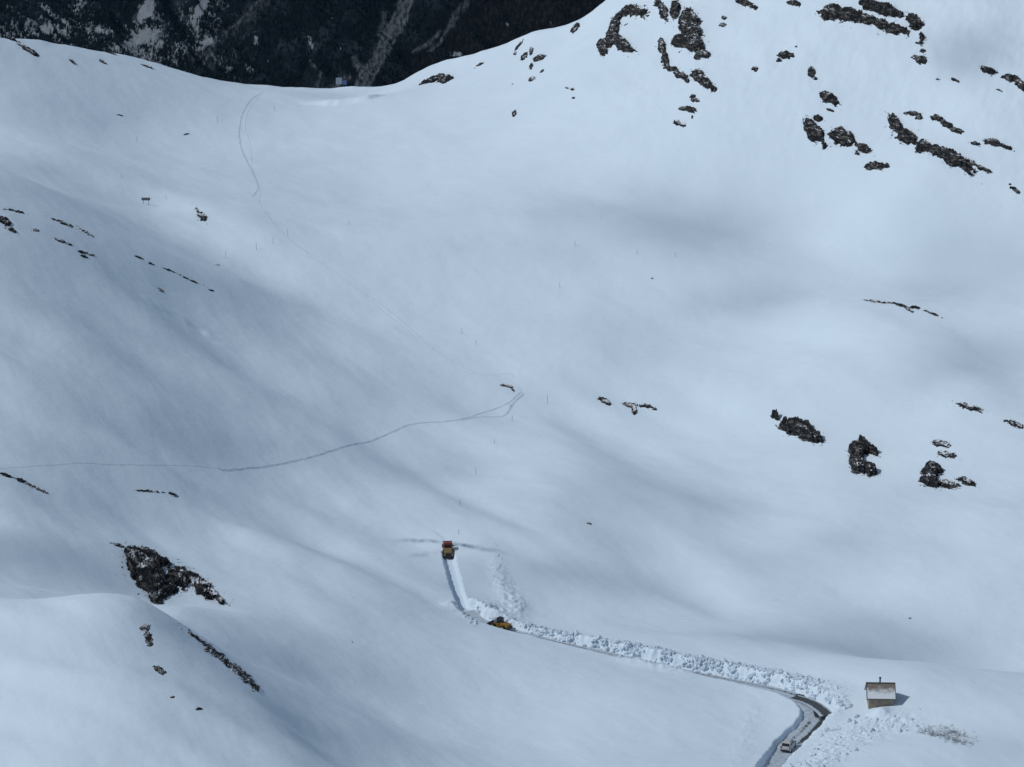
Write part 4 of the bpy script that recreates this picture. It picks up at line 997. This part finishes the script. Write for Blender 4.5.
def loader():
    i, p, rz = road_pose(497, 625.5)
    o = empty("wheel_loader", p + Vector((0, 0, .02)), rz + R(4), "yellow wheel loader with black cab on the cut road below the snow bank", "loader")
    MB().prism([(-3.3, .9), (-.7, .8), (-.7, 2.1), (-2.2, 2.1), (-3.25, 1.85)], -.85, .85, 'x', .08).build("engine_hood", M['yellow'], o)
    MB().box(0, -3.35, 1.0, 2.2, .35, .75, bev=.08).build("counterweight", M['steel'], o)
    MB().box(0, .9, 1.0, 1.2, 2.2, .7, bev=.08).build("front_frame", M['yellow'], o)
    cab = MB().box(0, -.15, 2.35, 1.5, 1.5, 1.6, top=(.86, .82), bev=.05).build("cab", M['glass'], o)
    MB().box(0, -.15, 3.2, 1.55, 1.6, .16, bev=.05).build("cab_roof", M['black'], cab)
    MB().box(0, -.15, 1.62, 1.62, 1.62, .25, bev=.03).build("cab_base", M['yellow'], cab)
    for s in (-1, 1):
        for e in (-1, 1): MB().cyl((s * .72, -.15 + e * .72, 1.6), (s * .63, -.15 + e * .6, 3.15), .06, .05, 8).build("cab_pillar", M['black'], cab)
        MB().prism([(.5, 1.7), (.8, 2.0), (2.2, 1.25), (3.2, .75), (3.1, .5), (2.0, .95)], s * .62 - .1, s * .62 + .1, 'x', .03).build("lift_arm", M['yellow'], o)
        MB().box(s * 1.05, -3.2, 1.9, .1, .1, .25).build("rear_light", M['lamp_red'], o)
        wheel(o, s * 1.05, 1.6, .78, .6, 'rim_yellow'); wheel(o, s * 1.05, -1.75, .78, .6, 'rim_yellow')
    MB().cyl((0, .7, 1.5), (0, 2.9, 1.0), .11, .08, 12).build("hydraulic_ram", M['steel'], o)
    bp = [(3.0, .15), (4.2, .06), (4.22, .14), (3.2, .35), (3.08, .9), (3.45, 1.35), (3.35, 1.42), (2.9, .95)]
    MB().prism(bp, -1.45, 1.45, 'x').build("bucket", M['steel'], o)
    MB().cyl((.45, -1.7, 2.0), (.45, -1.7, 2.7), .08, .08, 10).build("exhaust", M['steel'], o)
    o.scale = (.8, .8, .8)
    return o
loader()
def blower():
    q = blow[-1]; t = blow[-1] - blow[-8]
    o = empty("snow_blower", (q[0], q[1], blow_zs[-1] + .03), math.atan2(-t[0], t[1]), "red rotary snow blower truck cutting the narrow trench uphill", "snow blower")
    MB().box(0, -.2, .85, 1.5, 5.4, .45, bev=.06).build("chassis", M['steel'], o)
    MB().prism([(-2.9, 1.1), (-.4, 1.1), (-.4, 2.15), (-1.4, 2.2), (-2.8, 1.8)], -.85, .85, 'x', .08).build("engine_cover", M['tan'], o)
    g = MB().box(0, -2.93, 1.25, 1.2, .1, .6, bev=.02).build("rear_grille", M['black'], o)
    MB().box(0, -3.05, .8, 2.1, .3, .3, bev=.05).build("rear_bumper", M['steel'], o)
    cab = MB().box(0, .95, 2.1, 2.15, 2.2, 1.9, top=(.9, .86), bev=.09).build("cab", M['red'], o)
    MB().box(0, -.16, 2.42, 1.55, .06, .62, bev=.02).build("rear_window", M['glass'], cab)
    MB().box(0, 2.02, 2.42, 1.6, .08, .7, bev=.02).build("windscreen", M['glass'], cab)
    MB().box(0, .95, 3.09, 1.8, 1.8, .12, bev=.04).build("cab_roof", M['red'], cab)
    for s in (-1, 1):
        MB().box(s * 1.04, 1.0, 2.4, .06, 1.4, .65, bev=.02).build("side_window", M['glass'], cab)
        MB().cyl((s * .6, .3, 3.12), (s * .6, .3, 3.34), .11, .09, 12).build("beacon", plain("beacon_orange", (.6, .2, .03), .3), cab)
        MB().box(s * .88, -1.65, 1.48, .3, 2.0, .14, bev=.04).build("mudguard", M['tan'], o)
        MB().box(s * .92, -3.0, 1.15, .2, .12, .22, bev=.02).build("rear_light", M['lamp_white'], o)
        wheel(o, s * .98, 1.25, .62, .46); wheel(o, s * .98, -1.75, .62, .46)
        MB().cyl((s * .45, 3.0, 1.6), (s * 1.0, 3.0, 2.7), .25, .18, 16).build("chute", M['red'], o)
    hp = [(2.5, .1), (3.9, .1), (3.75, .3), (3.1, .5), (3.0, 1.4), (3.7, 1.75), (3.6, 1.9), (2.5, 1.75)]
    h_ = MB().prism(hp, -1.3, 1.3, 'x', .03).build("auger_housing", M['red'], o)
    a = MB()
    a.cyl((-1.25, 3.45, .85), (1.25, 3.45, .85), .12, .12, 12)
    for j in range(11):
        x = -1.2 + j * .24; a.cyl((x, 3.45, .85), (x + .05, 3.45 + .02 * math.cos(j), .85 + .02 * math.sin(j)), .5, .5, 18)
    a.build("auger", M['steel'], h_)
    MB().cyl((.7, -.55, 2.1), (.7, -.55, 3.0), .09, .09, 10).build("exhaust", M['steel'], o)
    return o
blower()

# ------------------------------------------------------------------ the wooded mountainside across the valley
def mz(X, Y):
    s = smooth(3300, 4600, Y)
    base = -1650 + np.maximum(0, Y - 4300) * 0.60 * s
    rib = X * 0.8 + (Y - 5800) * 0.75            # ribs and gullies fall to the lower left
    wob = 90 * fbm(X / 500, Y / 500, 3, 101)
    r = ridged((rib + wob) / 230, (Y - X) / 1500, 4, 103)
    z = base + s * (55 * r + 60 * fbm(X / 700, Y / 700, 3, 107) + 9 * fbm(X / 60, Y / 60, 4, 111))
    return z
def mountain_mat():
    m, t, b = new_mat("far_mountain")
    p = pos(t)
    at_ = lambda nm: N(t, "ShaderNodeAttribute", attribute_name=nm).outputs["Fac"]
    n0 = noise(t, 0.02, 8, .68, p)
    mpp = N(t, "ShaderNodeMapping"); mpp.inputs["Rotation"].default_value = (0, 0, -0.75); mpp.inputs["Scale"].default_value = (1.6, 0.5, 1.0); t.links.new(p, mpp.inputs[0])
    n1 = noise(t, 0.09, 8, .74, mpp.outputs[0])
    c = ramp(t, n0.outputs[0], [(0.36, (0.002, 0.004, 0.008)), (0.50, (0.014, 0.022, 0.032)), (0.66, (0.060, 0.080, 0.10))]).outputs[0]
    brown = ramp(t, n1.outputs[0], [(0.3, (0.003, 0.004, 0.006)), (0.5, (0.016, 0.018, 0.021)), (0.72, (0.065, 0.066, 0.068))]).outputs[0]
    c = mixc(t, at_("heath"), c, brown)
    sc = ramp(t, n1.outputs[0], [(0.3, (0.04, 0.05, 0.06)), (0.7, (0.32, 0.36, 0.40))]).outputs[0]
    f = math_n(t, 'ADD', at_("scree"), math_n(t, 'MULTIPLY', math_n(t, 'SUBTRACT', n1.outputs[0], .5), 2.2))
    f = math_n(t, 'MULTIPLY', math_n(t, 'SUBTRACT', f, .10), 1.5, True)
    f = math_n(t, 'MULTIPLY', f, math_n(t, 'MULTIPLY', at_("scree"), 2.5, True))
    c = mixc(t, f, c, sc)
    f2 = math_n(t, 'MULTIPLY', math_n(t, 'SUBTRACT', math_n(t, 'ADD', at_("snowy"), n1.outputs[0]), 1.0), 9.0, True)
    c = mixc(t, f2, c, (0.50, 0.57, 0.64))
    t.links.new(c, b.inputs["Base Color"]); b.inputs["Roughness"].default_value = .95; b.inputs["Specular IOR Level"].default_value = 0.05
    bu = N(t, "ShaderNodeBump"); bu.inputs["Strength"].default_value = 1.0; bu.inputs["Distance"].default_value = 30.0
    t.links.new(n1.outputs[0], bu.inputs["Height"]); t.links.new(bu.outputs[0], b.inputs["Normal"])
    return m
def poly_w(qx, qy, pts, w):
    P = spline(np.array(pts, float), 3.0)
    d = np.full(qx.shape, 1e9)
    for a in P: d = np.minimum(d, (qx - a[0]) ** 2 + (qy - a[1]) ** 2)
    return np.exp(-d / w ** 2)
def far_side():
    cols = np.linspace(-0.32, 0.22, 700)
    ys = np.concatenate([np.linspace(2600, 5200, 60), np.arange(5206, 6900, 4.5), np.linspace(6920, 9800, 70)])
    Y, TX = np.meshgrid(ys, cols, indexing='ij'); X = Y * TX
    Z = mz(X, Y)
    qx, qy, d = project(X, Y, Z)
    qx = qx + 5 * fbm(X / 70, Y / 90, 4, 151); qy = qy + 3 * fbm(X / 70, Y / 90, 4, 157)
    # gullies, heath and old snow lie where the survey of the slope found them
    gl = [(412,-10),(406,8),(394,28),(383,48),(371,68),(360,90)]
    off = lambda P_, dx, dy=0: [(p_[0] + dx, p_[1] + dy) for p_ in P_]
    scree = np.maximum.reduce([1.0 * poly_w(qx, qy, gl, 2.2), .95 * poly_w(qx, qy, off(gl, -6), 1.6), .9 * poly_w(qx, qy, off(gl, 5, 3), 2.0), .5 * poly_w(qx, qy, gl, 8),
                               .8 * poly_w(qx, qy, [(386,12),(384,24),(380,34)], 2.5), .9 * poly_w(qx, qy, [(452,22),(446,34),(438,44),(428,50)], 2.0), .8 * poly_w(qx, qy, [(440,30),(432,40),(416,50)], 2.0),
                               .55 * poly_w(qx, qy, [(470,0),(458,14),(452,24)], 4), .5 * poly_w(qx, qy, [(270,-10),(252,8),(228,30),(206,50),(190,62)], 3), .3 * poly_w(qx, qy, [(275,-10),(255,10),(230,32),(205,54)], 10),
                               .9 * poly_w(qx, qy, [(352,58),(358,66),(366,70)], 2.2), .5 * poly_w(qx, qy, [(350,78),(336,86),(318,92)], 4), .6 * poly_w(qx, qy, [(312,60),(322,74),(318,86)], 2)])
    heath = smooth(380, 470, qx + (qy - 40) * .9)
    sn = 0.265 + 0.17 * np.clip(fbm(X / 170, Y / 260, 3, 120), -1, 1) + 0.16 * ridged((X * .8 + Y * .75) / 48, (Y - X) / 300, 3, 123)
    sn = sn - .45 * heath - .3 * scree - 0.22 * smooth(180, 330, qx)
    for cx, cy, rx, ry, an, am in ((145,10,6,14,25,.5),(135,42,16,4,-28,.6),(100,30,14,5,10,.35),(77,4,4,10,20,.35),(200,8,5,14,35,.4),(210,40,6,4,0,.45),(52,30,16,6,0,.25),(312,42,3,12,-25,.55),(340,50,2.5,9,5,.45),(508,24,9,6,30,.9),(550,22,4,12,-35,.9),(566,18,4,12,-35,.8),(540,30,3,7,-35,.6),(456,54,13,6,-8,.9),(434,24,4,7,-20,.5),(333,18,5,4,0,.35),(255,38,3,6,0,.4),(250,68,3,6,-40,.4),(350,10,8,4,0,.3)):
        a = R(an); u_ = (qx - cx) * math.cos(a) + (qy - cy) * math.sin(a); v_ = -(qx - cx) * math.sin(a) + (qy - cy) * math.cos(a)
        sn = sn + (am if am > .75 else .8 * am) * np.exp(-(u_ / rx) ** 2 - (v_ / ry) ** 2)
    o = grid_mesh("far_mountain", X, Y, Z, mountain_mat(), True, {"scree": scree, "heath": heath, "snowy": np.clip(sn, 0, 1)})
    tag(o, kind='structure')
    # the wood: conifers as one far mass
    r = np.random.default_rng(21); n = 150000
    ty = r.uniform(5150, 6500, n); tx_ = r.uniform(-0.27, 0.14, n) * ty
    fj = (ty - ys[60]) / 4.5 + 60; j = np.clip(np.searchsorted(ys, ty), 0, len(ys) - 1); i = np.clip(np.searchsorted(cols, tx_ / ty), 0, len(cols) - 1)
    dens = 1.0 - 0.95 * np.clip(scree[j, i] * 1.5, 0, 1) - .80 * heath[j, i] - 1.6 * np.clip(sn[j, i] - .38, 0, 1) - .35
    dens = dens - 1.6 * scree[j, i] + 1.0 * fbm((tx_ * .8 + ty * .75) / 70, (ty - tx_) / 260, 3, 130)
    ok = r.random(n) < dens
    tx_, ty = tx_[ok], ty[ok]; tz = mz(tx_, ty); n = len(tx_)
    hh = r.uniform(5, 10.5, n); rr = hh * r.uniform(.18, .28, n)
    a = np.arange(5) / 5 * 2 * np.pi
    V = np.zeros((n, 6, 3)); V[:, :5, 0] = tx_[:, None] + rr[:, None] * np.cos(a + r.uniform(0, 6, (n, 1))); V[:, :5, 1] = ty[:, None] + rr[:, None] * np.sin(a); V[:, :5, 2] = tz[:, None] - 1
    V[:, 5, 0] = tx_; V[:, 5, 1] = ty; V[:, 5, 2] = tz + hh
    tri = np.array([[k_, (k_ + 1) % 5, 5] for k_ in range(5)])
    FF = (tri[None] + (np.arange(n) * 6)[:, None, None]).reshape(-1, 3)
    me = bpy.data.meshes.new("conifer_wood"); me.vertices.add(n * 6); me.vertices.foreach_set("co", V.astype(np.float32).ravel())
    me.loops.add(FF.size); me.loops.foreach_set("vertex_index", FF.astype(np.int32).ravel())
    me.polygons.add(len(FF)); me.polygons.foreach_set("loop_start", np.arange(0, FF.size, 3, dtype=np.int32)); me.update(calc_edges=True)
    mt, t, b = new_mat("conifer"); nn = noise(t, .03, 3, .6, pos(t))
    t.links.new(ramp(t, nn.outputs[0], [(0.3, (0.003, 0.007, 0.010)), (0.7, (0.009, 0.016, 0.019))]).outputs[0], b.inputs["Base Color"]); b.inputs["Roughness"].default_value = .95; b.inputs["Specular IOR Level"].default_value = 0.05
    me.materials.append(mt)
    w = bpy.data.objects.new("conifer_wood", me); C.objects.link(w); tag(w, kind='stuff')
    print("trees", n)
far_side()

# ------------------------------------------------------------------ mountain air
def haze():
    o = MB().box(-300, 4800, -880, 9000, 10400, 1860).build("haze", bpy.data.materials.new("haze"))
    m = o.data.materials[0]; m.use_nodes = True; t = m.node_tree; t.nodes.clear()
    out = t.nodes.new("ShaderNodeOutputMaterial"); v = t.nodes.new("ShaderNodeVolumePrincipled")
    v.inputs["Color"].default_value = (0.25, 0.6, 1.0, 1); v.inputs["Density"].default_value = 0.35e-5; v.inputs["Anisotropy"].default_value = 0.1
    t.links.new(v.outputs[0], out.inputs["Volume"])
    tag(o, kind='stuff')
haze()

# ------------------------------------------------------------------ thin lens clouds added out of view, each set to shade a patch of snow
M['shade_cloud'] = bpy.data.materials.new("shade_cloud"); M['shade_cloud'].use_nodes = True
def shade_cloud(px, py, rx, ry, tau, seed):
    c = at(px, py); g = (CP * c.y - SP * c.z) / F
    up = at(px, py - ry * .5); dn = at(px, py + ry * .5)
    ax = rx * g; ay = min(max(abs(up.y - dn.y), ry * g), ry * g * 4)
    t = (190 - c.z) / SUNV.z
    ctr = c + SUNV * t
    r_ = np.linspace(0, 1.35, 18); th = np.linspace(0, 2 * np.pi, 49)[:-1]
    RR, TH = np.meshgrid(r_, th)
    wob = 1 + 0.22 * fbm(np.cos(TH) * 1.6 + seed, np.sin(TH) * 1.6 + seed * .7, 3, seed)
    hgt = 7.0 * np.exp(-(RR * 1.55) ** 2) + 0.02
    lum = 1 + .35 * fbm(RR * np.cos(TH) * 2.2 + seed, RR * np.sin(TH) * 2.2, 3, seed + 5)
    X = ax * RR * np.cos(TH) * wob; Y = ay * RR * np.sin(TH) * wob; Zt = hgt * lum; Zb = -hgt * lum
    nth, nr = RR.shape; V = []; FF = []
    V.append((0, 0, float(Zt[:, 0].mean()))); V.append((0, 0, float(Zb[:, 0].mean())))
    idx = {}
    for i in range(nth):
        for j in range(1, nr):
            if j < nr - 1:
                idx[i, j, 0] = len(V); V.append((X[i, j], Y[i, j], Zt[i, j])); idx[i, j, 1] = len(V); V.append((X[i, j], Y[i, j], Zb[i, j]))
            else:
                idx[i, j, 0] = idx[i, j, 1] = len(V); V.append((X[i, j], Y[i, j], 0))
    for i in range(nth):
        k_ = (i + 1) % nth
        FF.append((0, idx[i, 1, 0], idx[k_, 1, 0])); FF.append((1, idx[k_, 1, 1], idx[i, 1, 1]))
        for j in range(1, nr - 1):
            FF.append((idx[i, j, 0], idx[i, j + 1, 0], idx[k_, j + 1, 0], idx[k_, j, 0]))
            FF.append((idx[i, j, 1], idx[k_, j, 1], idx[k_, j + 1, 1], idx[i, j + 1, 1]))
    m = bpy.data.materials.new("shade_cloud_vapour"); m.use_nodes = True; tt = m.node_tree; tt.nodes.clear()
    out = tt.nodes.new("ShaderNodeOutputMaterial"); v = tt.nodes.new("ShaderNodeVolumePrincipled")
    v.inputs["Color"].default_value = (.95, .95, .95, 1); v.inputs["Density"].default_value = tau / 14.0 * SUNV.z; v.inputs["Anisotropy"].default_value = 0.5
    tt.links.new(v.outputs[0], out.inputs["Volume"])
    o = mesh_obj("shade_cloud", V, FF, m); o.location = ctr
    return tag(o, kind='structure')
for i_, q in enumerate([(700,228,150,55,.42),(850,645,190,26,.42),(640,500,150,45,.35),(40,555,150,34,.45),(560,575,160,30,.30),(970,360,110,36,.40),(420,470,90,26,.25),(760,300,90,24,.3),(560,215,60,30,.2),(970,52,70,50,.6),(970,270,120,60,.40),(800,555,130,40,.25)]):
    shade_cloud(*q, 40 + i_)
